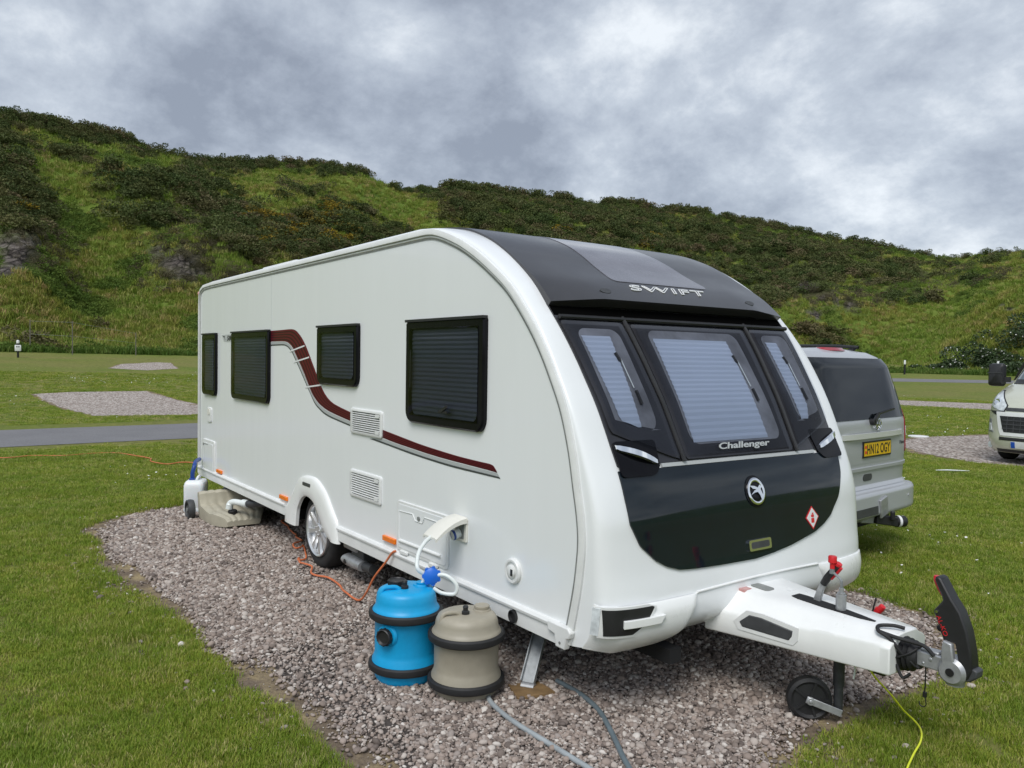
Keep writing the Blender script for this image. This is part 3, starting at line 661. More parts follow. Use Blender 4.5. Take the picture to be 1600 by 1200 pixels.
m = MB(); outline_text(m,'SWIFT',lambda x,y,z: FP(.722+x, .6965+y/L_, lipo(.722+x,.6965+y/L_)+.003), .645, .062, .0032, .18); m.build('lettering', M_WHITEDEC, car)
for y,s in ((.497,.688),(1.72,.688)):
    m = MB(); L2 = slen(y,s); m.prism([(.04*cos(a),.018*sin(a)) for a in np.linspace(0,2*pi,20,endpoint=False)], lambda u,v: FP(y+u,s+v/L2,lipo(y,s)-.004), lambda u,v: FP(y+u,s+v/L2,lipo(y,s)+.005)); m.build('marker_lamp', M_GREYPL, roofp)
# bumper mouldings at the two lower corners, with their dark inserts
for far in (0,1):
    mir = (lambda y: W-y) if far else (lambda y: y)
    def PB(u, v, o): return FP(mir(u), v, o)
    m = MB(); yr_ = itp([(0,.395),(.03,.44),(.105,.555),(.112,.560)])
    patch(m, PB, lambda s:.0+.004, yr_, 0.0, .112, lambda u,v: .004+(.018 if far else .034)*min(1,max(0,u/.10))*min(1,max(0,(yr_(v)-u)/.03))**.5*min(1,max(0,(.114-v)/.02))**.5, .012, 18, 22)
    bp_ = m.build('bumper_moulding', M_GEL, car, sharp=60)
    if far: continue
    il = itp([(.066,.03),(.113,.022)]); ir = itp([(.066,.13),(.078,.18),(.0925,.215),(.104,.236),(.1085,.243),(.113,.20)])
    m = MB(); patch(m, PB, lambda s: il(s)-.012, lambda s: ir(s)+.016, .062,.1145, .0415,.02, 14,10); rs = m.build('insert_frame', M_TRIM, bp_)
    m = MB(); patch(m, PB, il, ir, .0665,.110, .0435,.004, 14,10); m.build('dark_insert', M_BLACKPL, rs)
    m = MB(); patch(m, PB, lambda s:.088, itp([(.078,.27),(.0915,.30)]), .0785,.0915, .056,.02, 6,10); m.build('fin', M_GEL, rs, bevel=.003)
    m = MB(); patch(m, PB, lambda s:.008, lambda s:.020, .066,.112, .043,.01, 6,3); m.build('reflector', M_CLEARLENS, rs)
m = MB(); P = [FP(y,.1135+.004*sin(pi*(y-.55)/1.02),.003) for y in np.linspace(.56,1.56,24)]; m.tube(P,.006,8,0); m.build('skirt_crease', M_GEL, car)

# ---- drawbar, hitch and running gear ----------------------------
def fw_(x): t = (x-6.9)/.92; return .345-.195*min(1,max(0,t))**.9
R = []
for x in np.linspace(6.93,7.80,24):
    w = fw_(x); t = (x-6.93)/.87; e = 1 if x < 7.75 else 1-(x-7.75)/.05*.10
    top = .565-.035*t; sh = .462+.025*t; bt = .352+.006*t
    R.append([(x,YC-w*.98,bt),(x,YC-w,bt+.012),(x,YC-w*1.0,sh-.01),(x,YC-w*.97*e,sh+.006),(x,YC-w*.66*e,top-.018),(x,YC-w*.55*e,top-.004*e),(x,YC-.03,top),(x,YC+.03,top),(x,YC+w*.55*e,top-.004*e),(x,YC+w*.66*e,top-.018),(x,YC+w*.97*e,sh+.006),(x,YC+w,sh-.01),(x,YC+w,bt+.012),(x,YC+w*.98,bt)])
m = MB(); m.rings(R); fair = m.build('drawbar_cover', M_GEL, car, sharp=35, bevel=.006)
for sg in (-1,1):
    YF = lambda x, o: YC+sg*(fw_(x)+o)
    pl = [(7.115,.435),(7.13,.412),(7.36,.402),(7.375,.425),(7.378,.452),(7.225,.478),(7.165,.478)]
    m = MB(); m.prism(pl, lambda u,v:(u,YF(u,-.01),v), lambda u,v:(u,YF(u,.007),v)); r = m.build('step_pad', M_GREYPL, fair, bevel=.005)
    fr = [(7.085,.432),(7.11,.395),(7.38,.384),(7.402,.41),(7.405,.47),(7.235,.497),(7.15,.497)]
    m = MB(); m.rings([[(u,YF(u,-.004),v) for u,v in fr],[(u,YF(u,.004),v) for u,v in fr],[(u,YF(u,.004),v) for u,v in pl],[(u,YF(u,-.004),v) for u,v in pl]],True,False); m.build('step_frame', M_TRIM, fair, sharp=30)
m = MB(); tz = lambda x: .565-.035*(x-6.93)/.87
sl_ = [(7.24,-.034),(7.28,-.044),(7.42,-.044),(7.60,-.03),(7.66,-.012),(7.66,.002),(7.58,.016),(7.42,.034),(7.28,.036),(7.24,.03)]
m.prism(sl_, lambda u,v:(u,YC-.02+v,tz(u)-.01), lambda u,v:(u,YC-.02+v,tz(u)+.0035)); m.build('lever_slot', M_DARK, fair)
m = MB(); m.prism(rrect(7.02,7.13,YC-.10,YC-.03,.02), lambda u,v:(u,v,tz(u)-.01), lambda u,v:(u,v,tz(u)+.003)); m.build('finger_recess', M_SEAL, fair)
m = MB(); m.prism(rrect(7.00,7.06,YC-.19,YC-.13,.004), lambda u,v:(u,v,tz(u)-.02), lambda u,v:(u,v,tz(u)-.0005)); m.build('warning_label', M_PINKLENS, fair)
# handbrake lever
m = MB(); R = []
for x,z,w in ((7.335,.45,.020),(7.345,.54,.019),(7.362,.60,.017),(7.385,.655,.015)): R.append([(x-w,YC-.010,z),(x+w,YC-.010,z+.004),(x+w,YC+.010,z+.004),(x-w,YC+.010,z)])
m.rings(R); lev = m.build('handbrake', M_CAST, car, bevel=.004)
m = MB(); m.tube([(7.378,YC,.638),(7.40,YC,.675),(7.43,YC,.715),(7.455,YC,.748)],[.017,.019,.018,.017],12,3); m.build('grip', M_BLACKPL, lev)
m = MB(); m.tube([(7.42,YC-.001,.672),(7.450,YC-.001,.710),(7.470,YC-.001,.737)],[.006,.008,.008],10,3); m.cyl((7.452,YC,.745),(7.459,YC,.756),.0175,.015); m.build('grip_inlay', M_RED, lev)
# jockey wheel: tube, winding handle, fork, wheel
jx, jy = 7.485, YC-.02
m = MB(); m.cyl((jx,jy,.50),(jx,jy,.615),.024); m.cyl((jx,jy,.615),(jx,jy,.625),.019); m.cyl((jx,jy,.62),(jx,jy,.648),.011)
jk = m.build('jockey_wheel', M_CAST, car)
m = MB(); m.cyl((jx,jy,.18),(jx,jy,.40),.026); m.cyl((jx,jy,.05),(jx,jy,.22),.021); m.build('stem', M_SHADESTEEL, jk)
m = MB(); m.tube([(jx,jy,.645),(jx,jy,.675),(jx-.012,jy,.692),(jx-.05,jy,.715)],.006,8,3); m.cyl((jx-.05,jy,.705),(jx-.05,jy,.73),.012); m.build('winder', M_STEEL, jk)
m = MB(); m.lathe([(.012,0),(.012,.026),(.020,.032),(.020,.058),(.018,.062),(.001,.063)],(jx-.05,jy,.728),(0,0,1),20); m.build('knob', M_RED, jk)
ax = nrm((.72,-.69,0)); wc = np.array([7.385,.955,.105])
m = MB(); m.lathe([(.03,-.028),(.075,-.026),(.088,-.030),(.103,-.022),(.106,0),(.103,.022),(.088,.030),(.075,.020),(.03,.022)], wc, ax, 40)
for k in range(5):
    a = 2*pi*k/5; d = np.array([-ax[1],ax[0],0])*cos(a)+np.array([0,0,1])*sin(a); m.bar(wc+ax*.018+d*.02,wc+ax*.018+d*.085,.012,.02,ax)
m.build('wheel', M_RUBBER, jk)
m = MB(); e0 = np.array([jx,jy,.06])
for q in (.040,-.040): m.bar(wc+ax*q-nrm(e0-wc)*.02, e0+ax*q*.8+np.array([.01,0,0]), .007,.034,(0,0,1)); m.cyl(wc+ax*(q-.008),wc+ax*(q+.008),.019)
m.cyl(wc-ax*.05,wc+ax*.052,.009); m.build('fork', M_CAST, jk, bevel=.003)
# rubber gaiter, drawtube and coupling
hy = YC-.03
m = MB(); R = []
m.lathe([(.078,0),(.078,.012),(.062,.020),(.076,.030),(.060,.040),(.073,.050),(.058,.060),(.068,.070),(.052,.082),(.050,.10)],(7.775,hy,.435),(1,0,0.03),24); gt = m.build('gaiter', M_RUBBER, car, sharp=60)
m = MB(); m.bar((7.86,hy,.445),(8.03,hy,.447),.068,.066); m.bar((7.88,hy,.482),(7.96,hy,.484),.05,.012); m.cyl((7.93,hy-.036,.455),(7.93,hy+.036,.455),.011); m.cyl((7.90,hy-.036,.43),(7.90,hy+.036,.43),.008)
cp = m.build('coupling', M_CAST, car, bevel=.006)
m = MB(); m.lathe([(.001,-.052),(.045,-.05),(.058,-.035),(.058,.035),(.045,.05),(.001,.052)],(8.02,hy,.432),(0,1,0),32); m.cyl((8.02,hy,.37),(8.02,hy,.43),.036); hd = m.build('coupling_head', M_CAST, cp, sharp=40)
m = MB(); m.cyl((8.02,hy-.056,.432),(8.02,hy-.050,.432),.017); m.build('friction_pad_bolt', M_INK, hd)
m = MB(); m.prism([(7.985,.44),(8.04,.445),(8.028,.50),(8.022,.55),(7.985,.558),(7.978,.50)], lambda u,v:(u,hy-.050,v), lambda u,v:(u,hy-.022,v)); m.build('lever_arm', M_CAST, hd, bevel=.006)
hand = [(8.045,.405),(8.085,.415),(8.10,.455),(8.092,.53),(8.075,.61),(8.045,.685),(8.008,.735),(7.962,.812),(7.942,.818),(7.935,.800),(7.968,.735),(7.972,.718),(7.935,.668),(7.945,.640),(7.985,.555),(8.028,.55),(8.042,.48)]
m = MB(); m.prism(hand, lambda u,v:(u,hy-.034,v), lambda u,v:(u,hy+.034,v)); sh = m.build('stabiliser_handle', M_BLACKPL, cp, bevel=.008)
m = MB(); m.tube([(7.931,hy,.812),(7.934,hy,.795),(7.950,hy,.762),(7.964,hy,.733)],[.012,.016,.016,.010],10,3); m.build('grip_inlay', M_RED, sh)
m = MB(); dv = nrm(np.array([.048,0,-.105])); un = np.array([.909,0,.416])
text_on(m,'AL-KO',lambda x,y,z: np.array([7.949,hy-.0348,.648])+dv*x+un*y+np.array([0,-1,0])*z, width=.085, height=.019, extrude=.0006); m.build('lettering', M_RED, sh)
m = MB(); m.cyl((7.952,hy-.034,.668),(7.952,hy-.040,.668),.006); m.build('rivet', M_CHROME, sh)
m = MB(); m.prism([(8.05,.402),(8.09,.408),(8.115,.43),(8.118,.46),(8.10,.468),(8.055,.44)], lambda u,v:(u,hy-.030,v), lambda u,v:(u,hy+.030,v)); m.build('indicator_cap', M_GREYPL, cp, bevel=.006)
# electric cable and breakaway cable on the hitch
m = MB(); m.tube([(7.88,hy-.03,.40),(7.83,hy-.06,.445),(7.78,hy-.09,.512),(7.735,hy-.10,.535),(7.715,hy-.06,.545),(7.76,hy-.02,.55),(7.80,hy,.545)],.0085,10,6)
m.tube([(7.735,hy-.10,.533),(7.80,hy-.075,.520),(7.86,hy-.05,.512),(7.91,hy-.04,.505),(7.945,hy-.035,.475)],.0085,10,6)
m.tube([(7.80,hy-.07,.43),(7.85,hy-.065,.46),(7.88,hy-.03,.49)],.005,8,5)
m.tube([(7.80,hy-.065,.40),(7.83,hy-.068,.352),(7.86,hy-.06,.375)],.007,8,5)
m.tube([(7.985,hy+.02,.47),(7.96,hy+.04,.54),(7.935,hy+.05,.575),(7.92,hy+.05,.57)],.013,10,5)
m.build('hitch_cable', M_RUBBER, car)
m = MB(); m.tube([(7.905,hy-.02,.41),(7.906,hy-.02,.36),(7.904,hy-.02,.30),(7.900,hy-.02,.285)],.003,6,3); m.box((7.898,hy-.026,.28),(7.912,hy-.014,.302)); m.tube([(7.905,hy-.02,.285),(7.912,hy-.02,.25),(7.90,hy-.02,.236),(7.885,hy-.02,.24),(7.882,hy-.02,.255)],.0024,6,4); m.build('breakaway_cable', M_INK, car)
m = MB(); m.tube([(7.60,YC-.1,.36),(7.612,YC-.1,.32),(7.606,YC-.1,.27)],.0045,6,3); m.build('cord_end', M_HOSE, car)
m = MB(); m.cyl((7.66,YC-.06,.335),(7.73,YC-.06,.335),.022); m.build('drawbar_bolt', M_INK, car)
m = MB(); m.tube([(7.41,1.40,.40),(7.45,1.40,.445),(7.475,1.40,.48)],[.014,.017,.020],10,3); m.lathe([(.001,-.022),(.015,-.018),(.018,0),(.015,.018),(.001,.022)],(7.484,1.40,.487),(.5,0,.7),16); pg = m.build('plug_holder', M_RED, car)
m = MB(); m.tube([(7.44,1.38,.425),(7.455,1.38,.48),(7.468,1.38,.54)],.004,6,3); m.build('cable_tie', M_INK, pg)
m = MB(); m.bar((6.9,1.38,.38),(7.42,1.40,.395),.05,.05); m.build('side_arm', M_DARK, car)
# corner steadies
def steady(x, y, dx, ex, ey, lab=None):
    m = MB(); a = np.array([x,y,.33]); b = np.array([ex,ey,.045]); d = nrm(b-a); sd = nrm(np.cross(d,(0,0,1))); n_ = np.cross(sd,d)
    w = .038
    m.add([p+sd*w*i+n_*k for p in (a,b) for i,k in ((-1,.0),(-1,.028),(-.85,.028),(-.85,.004),(.85,.004),(.85,.028),(1,.028),(1,0))],
          [(i,(i+1)%8,8+(i+1)%8,8+i) for i in range(8)]+[tuple(range(8))[::-1],tuple(range(8,16))])
    s_ = m.build('corner_steady', M_STEEL, car)
    m = MB(); m.cyl(b-np.array([0,0,.026])-sd*.035, b-np.array([0,0,.026])+sd*.035,.027); m.build('foot', M_CAST, s_)
steady(6.25,.235,0,6.375,.030); steady(6.13,W-.235,0,6.375,W-.035); steady(.75,.235,0,.5,.035); steady(.75,W-.235,0,.5,W-.035)
# motor mover
for sg,y0 in ((1,0.06),(-1,W-.06)):
    Y = lambda o: y0+sg*o
    m = MB(); a,b = sorted((Y(0),Y(.10))); m.box((3.99,a,.262),(4.22,b,.322)); r = m.build('motor_mover', M_CAST, car, bevel=.015)
    a,b = sorted((Y(.02),Y(.12))); m = MB(); m.box((4.10,a,.20),(4.30,b,.30)); m.cyl((4.25,Y(.08),.27),(4.25,Y(.5),.27),.05); m.build('gearbox', M_GREYPL, r, bevel=.01)
    m = MB(); R = [[(4.02+x, Y(.02+.05*cos(t)), .185+.048*sin(t)*k) for t in np.linspace(0,2*pi,16,endpoint=False)] for x,k in ((0,.75),(.04,1),(.2,.95),(.30,.8))]
    m.rings(R); m.build('motor', M_CAST, r, sharp=40); m = MB(); m.cyl((4.31,Y(.03),.185),(4.45,Y(.03),.19),.035); m.build('motor_tail', M_GREYPL, r)
    m = MB(); m.lathe([(.018,0),(.020,.004),(.001,.005)],(4.10,Y(-.032),.182),(0,-sg,0),16); m.build('motor_cap', M_INK, r)

# ------------------------------------------------------------------ LAND
FH = nrm([FW[0],FW[1],0]); RH = nrm([RT[0],RT[1],0])
def smooth(t): t = np.clip(t,0,1); return t*t*(3-2*t)
def polar(x, y):
    dx = np.asarray(x,float)-CAM[0]; dy = np.asarray(y,float)-CAM[1]
    return np.hypot(dx,dy), np.arctan2(dx*RH[0]+dy*RH[1], dx*FH[0]+dy*FH[1])
def rbase(a): return np.interp(a,[-1.4,-.57,0,.57,1.4],[60,60,66,80,84])
def gbase(a): return np.interp(a,[-2.6,-1.4,-.57,0,.57,1.4,2.6],[0,1.7,1.75,1.5,.95,.9,0])
def rflat(a): return np.interp(a,[-1.4,-.57,0,.57,1.4],[27,27,33,41,41])
def gz(x, y):
    """height of the lawn: level round the pitch, rising gently towards the foot of the slope"""
    r, a = polar(x,y); t = np.clip((r-rflat(a))/(rbase(a)-rflat(a)),0,1.6)
    return gbase(a)*t**1.2
def vnoise(x, y, seed=0):
    x = np.asarray(x,float); y = np.asarray(y,float); i = np.floor(x).astype(int); j = np.floor(y).astype(int); fx = x-i; fy = y-j
    def h(a,b):
        n = (a*374761393+b*668265263+seed*974634777) & 0x7fffffff; n = ((n^(n>>13))*1274126177) & 0x7fffffff; return ((n^(n>>16)) & 0xffff)/65535.0
    u = fx*fx*(3-2*fx); v = fy*fy*(3-2*fy)
    return (h(i,j)*(1-u)+h(i+1,j)*u)*(1-v)+(h(i,j+1)*(1-u)+h(i+1,j+1)*u)*v
def fbm(x, y, o=4, seed=0): return sum(vnoise(x*2**k, y*2**k, seed+k)*.5**k for k in range(o))/sum(.5**k for k in range(o))

def grid_mesh(name, X, Y, Z, m, smoothf=True, attrs=None):
    nr, ncl = X.shape; v = np.stack([X.ravel(),Y.ravel(),Z.ravel()],1)
    I = np.arange(nr*ncl).reshape(nr,ncl); f = np.stack([I[:-1,:-1].ravel(),I[:-1,1:].ravel(),I[1:,1:].ravel(),I[1:,:-1].ravel()],1)
    me = bpy.data.meshes.new(name); me.vertices.add(len(v)); me.vertices.foreach_set('co', v.astype(np.float32).ravel())
    me.loops.add(f.size); me.loops.foreach_set('vertex_index', f.ravel().astype(np.int32))
    me.polygons.add(len(f)); me.polygons.foreach_set('loop_start', np.arange(0,f.size,4,dtype=np.int32))
    me.update(calc_edges=True); me.polygons.foreach_set('use_smooth',[smoothf]*len(f))
    if attrs:
        for k,arr in attrs.items():
            a = me.attributes.new(k,'FLOAT','POINT'); a.data.foreach_set('value', arr.astype(np.float32).ravel())
    me.materials.append(m); o = bpy.data.objects.new(name, me); COL.objects.link(o); return o

def nodemat(name):
    m = bpy.data.materials.new(name); m.use_nodes = True; nt = m.node_tree; b = nt.nodes['Principled BSDF']
    class H: pass
    h = H(); h.m = m; h.nt = nt; h.b = b; h.tc = nt.nodes.new('ShaderNodeTexCoord')
    def noise(scale, detail=5, rough=.6, vec=None, dist=0.0):
        n = nt.nodes.new('ShaderNodeTexNoise'); n.inputs['Scale'].default_value = scale; n.inputs['Detail'].default_value = detail; n.inputs['Roughness'].default_value = rough
        n.inputs['Distortion'].default_value = dist
        nt.links.new(vec or h.tc.outputs['Object'], n.inputs['Vector']); return n.outputs['Fac']
    def ramp(fac, *stops):
        r = nt.nodes.new('ShaderNodeValToRGB'); nt.links.new(fac, r.inputs[0]); e = r.color_ramp.elements
        e[0].position, e[0].color = stops[0][0], (*stops[0][1],1); e[1].position, e[1].color = stops[-1][0], (*stops[-1][1],1)
        for p,c in stops[1:-1]: q = e.new(p); q.color = (*c,1)
        return r.outputs[0]
    def mix(fac, a, b_, mode='MIX'):
        n = nt.nodes.new('ShaderNodeMix'); n.data_type = 'RGBA'; n.blend_type = mode
        for s,v in ((0,fac),(6,a),(7,b_)):
            if isinstance(v,(int,float)): n.inputs[s].default_value = v
            elif isinstance(v,tuple): n.inputs[s].default_value = (*v,1)
            else: nt.links.new(v, n.inputs[s])
        return n.outputs[2]
    def math_(op, a, b_=None):
        n = nt.nodes.new('ShaderNodeMath'); n.operation = op
        for i,v in enumerate((a,b_)):
            if v is None: continue
            if isinstance(v,(int,float)): n.inputs[i].default_value = v
            else: nt.links.new(v,n.inputs[i])
        return n.outputs[0]
    def attr(nm):
        n = nt.nodes.new('ShaderNodeAttribute'); n.attribute_name = nm; return n.outputs['Fac']
    def bump(hgt, strength, dist):
        n = nt.nodes.new('ShaderNodeBump'); n.inputs['Strength'].default_value = strength; n.inputs['Distance'].default_value = dist
        nt.links.new(hgt, n.inputs['Height']); nt.links.new(n.outputs[0], b.inputs['Normal'])
    def scaled(sx_,sy_,sz_):
        n = nt.nodes.new('ShaderNodeMapping'); n.inputs['Scale'].default_value = (sx_,sy_,sz_); nt.links.new(h.tc.outputs['Object'], n.inputs[0]); return n.outputs[0]
    h.noise, h.ramp, h.mix, h.math, h.attr, h.bump, h.scaled = noise, ramp, mix, math_, attr, bump, scaled
    def out(col, rough=.9): 
        nt.links.new(col, b.inputs['Base Color']); b.inputs['Roughness'].default_value = rough; b.inputs['Specular IOR Level'].default_value = .2
        return m
    h.out = out; return h

# lawn
h = nodemat('mown_grass')
c1 = h.ramp(h.noise(.55,6,.62), (.30,(.125,.185,.022)), (.5,(.175,.225,.034)), (.68,(.24,.245,.053)))
c2 = h.ramp(h.noise(14,6,.75), (.3,(.045,.075,.012)), (.52,(.115,.155,.03)), (.72,(.21,.21,.075)))
c = h.mix(.5, c1, c2)
st = h.noise(1.0,4,.6,h.scaled(.35,.06,1)); c = h.mix(h.math('MULTIPLY',h.ramp(st,(.40,(0,0,0)),(.60,(1,1,1))),.55), c, (.20,.185,.058))
c = h.mix(h.math('MULTIPLY',h.ramp(h.noise(.16,4,.6),(.45,(0,0,0)),(.62,(1,1,1))),.4), c, (.21,.19,.07))
fi = h.noise(5.5,5,.72,h.scaled(1,1,1)); c = h.mix(h.ramp(fi,(.36,(0,0,0)),(.50,(1,1,1))), h.mix(1.0,c,(.62,.68,.6),'MULTIPLY'), c); c = h.mix(h.ramp(fi,(.56,(0,0,0)),(.72,(1,1,1))), c, h.mix(1.0,c,(1.35,1.22,1.3),'MULTIPLY'))
h.bump(h.noise(60,4,.7),.6,.03); M_LAWN = h.out(c,.95)
rr = np.concatenate([np.linspace(0.0,12,60), np.linspace(12.3,100,150), np.geomspace(103,1500,26)]); aa = np.linspace(-pi,pi,361)
A_, R_ = np.meshgrid(aa, rr); 
X = CAM[0]+R_*(np.cos(A_)*FH[0]+np.sin(A_)*RH[0]); Y = CAM[1]+R_*(np.cos(A_)*FH[1]+np.sin(A_)*RH[1])
Z = gz(X,Y); Z = np.minimum(Z, 2.6)
lawn = grid_mesh('lawn', X, Y, Z, M_LAWN); tag(lawn, 'mown campsite lawn of green and yellowish grass', 'lawn', kind='structure')

def inpoly(P, px, py):
    P = np.array(P); ins = np.zeros(np.shape(px),bool); n = len(P)
    for i in range(n):
        x1,y1 = P[i]; x2,y2 = P[(i+1)%n]; cnd = ((y1>py)!=(y2>py)); ins ^= cnd & (px < (x2-x1)*(py-y1)/(y2-y1+1e-12)+x1)
    return ins
def dpoly(P, px, py):
    d = np.full(np.shape(px),1e9); P = np.array(P); n = len(P)
    for i in range(n):
        a = P[i]; b_ = P[(i+1)%n]; e_ = b_-a; t = np.clip(((px-a[0])*e_[0]+(py-a[1])*e_[1])/(e_@e_+1e-12),0,1)
        d = np.minimum(d, np.hypot(px-a[0]-t*e_[0], py-a[1]-t*e_[1]))
    return d
def rough_outline(P, amp, k=14, seed=3, grow=0.0):
    P = np.array(P,float); Q = np.vstack([P,P[:1]]); out = []
    for i in range(len(P)):
        for t in np.linspace(0,1,k,endpoint=False): out.append(Q[i]+(Q[i+1]-Q[i])*t)
    out = np.array(out); c = P.mean(0); n = len(out)
    for i in range(n):
        t = out[(i+1)%n]-out[i-1]; nn = nrm([t[1],-t[0]])
        if nn@(out[i]-c) < 0: nn = -nn
        f = (fbm(np.array([out[i][0]*2.3]),np.array([out[i][1]*2.3]),4,seed)[0]-.5)*2
        out[i] = out[i]+nn*(amp*f+grow)
    return out
def sheet(name, outline, m, dz, seg=None, kind='structure', label=None, cat=None):
    """a flat sheet that follows the lawn height"""
    bm = bmesh.new(); vs = [bm.verts.new((p[0],p[1],0)) for p in outline]; bm.faces.new(vs)
    if seg:
        lo = np.min(outline,0); hi = np.max(outline,0)
        for ax_,nn in ((0,(1,0,0)),(1,(0,1,0))):
            for q in np.arange(lo[ax_]+seg, hi[ax_], seg):
                bmesh.ops.bisect_plane(bm, geom=bm.verts[:]+bm.edges[:]+bm.faces[:], plane_co=(q,q,0), plane_no=nn)
    bmesh.ops.triangulate(bm, faces=bm.faces[:])
    for v in bm.verts: v.co.z = float(gz(v.co.x,v.co.y))+dz
    bmesh.ops.recalc_face_normals(bm, faces=bm.faces)
    me = bpy.data.meshes.new(name); bm.to_mesh(me); bm.free(); me.materials.append(m)
    if me.polygons and me.polygons[0].normal.z < 0: me.flip_normals()
    o = bpy.data.objects.new(name, me); COL.objects.link(o); tag(o, label, cat, kind=kind); return o

PITCH = [(.05,2.3),(.10,1.0),(.18,-.02),(.26,-.42),(.50,-.86),(.80,-1.10),(1.30,-1.27),(2.24,-1.29),(3.18,-1.245),(4.02,-1.20),(4.5,-1.165),(4.98,-1.14),(5.51,-1.09),(5.88,-1.055),(6.21,-1.03),(6.6,-1.02),(7.15,-.98),(7.55,-.70),(7.68,-.2),(7.62,.47),(7.54,.72),(7.50,1.0),(7.50,1.40),(7.54,1.75),(7.47,2.13),(7.31,2.60),(7.02,3.0),(6.55,3.1),(5.5,3.05),(3.5,3.0),(1.5,2.95),(.4,2.9)]
h = nodemat('bare_soil')
c = h.mix(h.ramp(h.noise(3.2,5,.65),(.46,(0,0,0)),(.64,(1,1,1))), h.ramp(h.noise(30,6,.7),(.3,(.11,.083,.060)),(.7,(.23,.18,.13))), h.ramp(h.noise(45,5,.7),(.3,(.25,.19,.10)),(.7,(.42,.34,.20)))); h.bump(h.noise(50,5,.7),.7,.02); M_SOIL = h.out(c,.95)
h = nodemat('pebble_bed')
vor = h.nt.nodes.new('ShaderNodeTexVoronoi'); vor.inputs['Scale'].default_value = 21; h.nt.links.new(h.tc.outputs['Object'], vor.inputs['Vector'])
M_BED = mat('shaded_gravel_bed',(.055,.045,.039),.95,vary=(40,.4))  # painted dark for the shade in the gaps between pebbles
sep = h.nt.nodes.new('ShaderNodeSeparateColor'); h.nt.links.new(vor.outputs['Color'], sep.inputs[0])
c = h.ramp(sep.outputs[0],(0,(.20,.165,.14)),(.35,(.38,.315,.275)),(.7,(.52,.455,.41)),(1,(.74,.69,.63)))
c = h.mix(h.ramp(vor.outputs['Distance'],(.45,(0,0,0)),(.85,(1,1,1))), c, (.12,.10,.085))
h.bump(h.math('MULTIPLY',vor.outputs['Distance'],-1.0),1.0,.02); M_PEB = h.out(c,.9)
def cell_sheet(name, lim, m, dz, seed, label, cat, step=.035):
    """the main pitch and its soil rim, as fine grids cut along a ragged edge"""
    gx = np.arange(-.6,8.4,step); gy = np.arange(-2.0,3.7,step); X_,Y_ = np.meshgrid(gx,gy)
    sd_ = np.where(inpoly(PITCH,X_,Y_),1,-1)*dpoly(PITCH,X_,Y_)+.16*(fbm(X_*2.0,Y_*2.0,4,seed)-.5)
    ok = sd_ > lim; nc_ = len(gx); vs = np.stack([X_.ravel(),Y_.ravel(),np.full(X_.size,dz)],1); use = ok[:-1,:-1]&ok[1:,:-1]&ok[:-1,1:]&ok[1:,1:]
    I = np.arange(X_.size).reshape(X_.shape); f = np.stack([I[:-1,:-1][use],I[:-1,1:][use],I[1:,1:][use],I[1:,:-1][use]],1)
    u_, inv = np.unique(f.ravel(), return_inverse=True); me = bpy.data.meshes.new(name); me.from_pydata([tuple(q) for q in vs[u_].tolist()],[],[tuple(q) for q in inv.reshape(-1,4).tolist()])
    me.materials.append(m); o = bpy.data.objects.new(name,me); COL.objects.link(o); return tag(o,label,cat,kind='structure')
cell_sheet('soil_border', -.20, M_SOIL, .004, 9, 'strip of bare brown soil and dry grass round the main gravel pitch', 'soil')
cell_sheet('gravel_pitch', .12, M_BED, .008, 12, 'main pitch of pinkish grey pebbles under the caravan', 'gravel pitch')
# the other pitches and the access road
def at(x, y): return (x,y)
P2 = [(-13.9,3.4),(-14.5,1.05),(-17,.80),(-20,.55),(-23.2,.35),(-24.0,1.6),(-24.4,4.3),(-20.5,4.55),(-15.5,5.2)]
P3 = []
for a_,r_ in ((-.468,47.5),(-.455,51.0),(-.42,53.2),(-.405,53.0),(-.398,48.5),(-.43,46.6)): P3.append((CAM[0]+r_*(cos(a_)*FH[0]+sin(a_)*RH[0]), CAM[1]+r_*(cos(a_)*FH[1]+sin(a_)*RH[1])))
P4 = [(1.72,13.05),(3.3,12.45),(5.6,12.3),(5.9,20.0),(.72,20.2),(.0,16.2),(.35,14.6)]
P5 = [(-12.5,33.2),(-6.7,36.4),(-2.4,33.6),(-4.2,31.0),(-8.1,30.9)]
for P,l in ((P2,'empty gravel pitch beyond the access road on the left'),(P3,'small far gravel pitch near the foot of the slope on the left'),(P4,'gravel pitch under the cream motorhome'),(P5,'thin strip of far gravel pitch between van and motorhome')):
    sheet('gravel_pitch', rough_outline(P,.16,8,5), M_PEB if P is not P3 else M_PEB, .006, .9, label=l, cat='gravel pitch')
    sheet('soil_border', rough_outline(P,.18,8,6,.10), M_SOIL, .003, .9, label='soil edge of the '+l, cat='soil')
h = nodemat('old_asphalt')
c = h.mix(.35, h.ramp(h.noise(70,4,.7),(.3,(.10,.10,.105)),(.7,(.28,.275,.28))), h.ramp(h.noise(.8,5,.6),(.3,(.15,.15,.155)),(.7,(.23,.23,.235))))
h.bump(h.noise(90,3,.6),.5,.008); M_ROAD = h.out(c,.9)
road_c = [(-8.6,-40),(-8.75,-20),(-8.85,-6),(-9.05,0),(-9.2,4),(-9.9,12),(-11.8,24),(-15.8,37),(-20.5,45.5),(-22.6,50.0),(-20.6,53.8),(-16.7,59.0),(-10.9,67),(-5,75),(4,86)]
rc = catmull(road_c,6); L,Rr = [],[]
for i,p in enumerate(rc):
    t = nrm(rc[min(i+1,len(rc)-1)]-rc[max(i-1,0)]); n_ = np.array([-t[1],t[0]]); w_ = 1.82+.06*(fbm(np.array([p[1]*.3]),np.array([p[0]*.3]),3,8)[0]-.5)
    if i > len(rc)*.62: w_ += .3
    L.append(p+n_*w_); Rr.append(p-n_*w_)
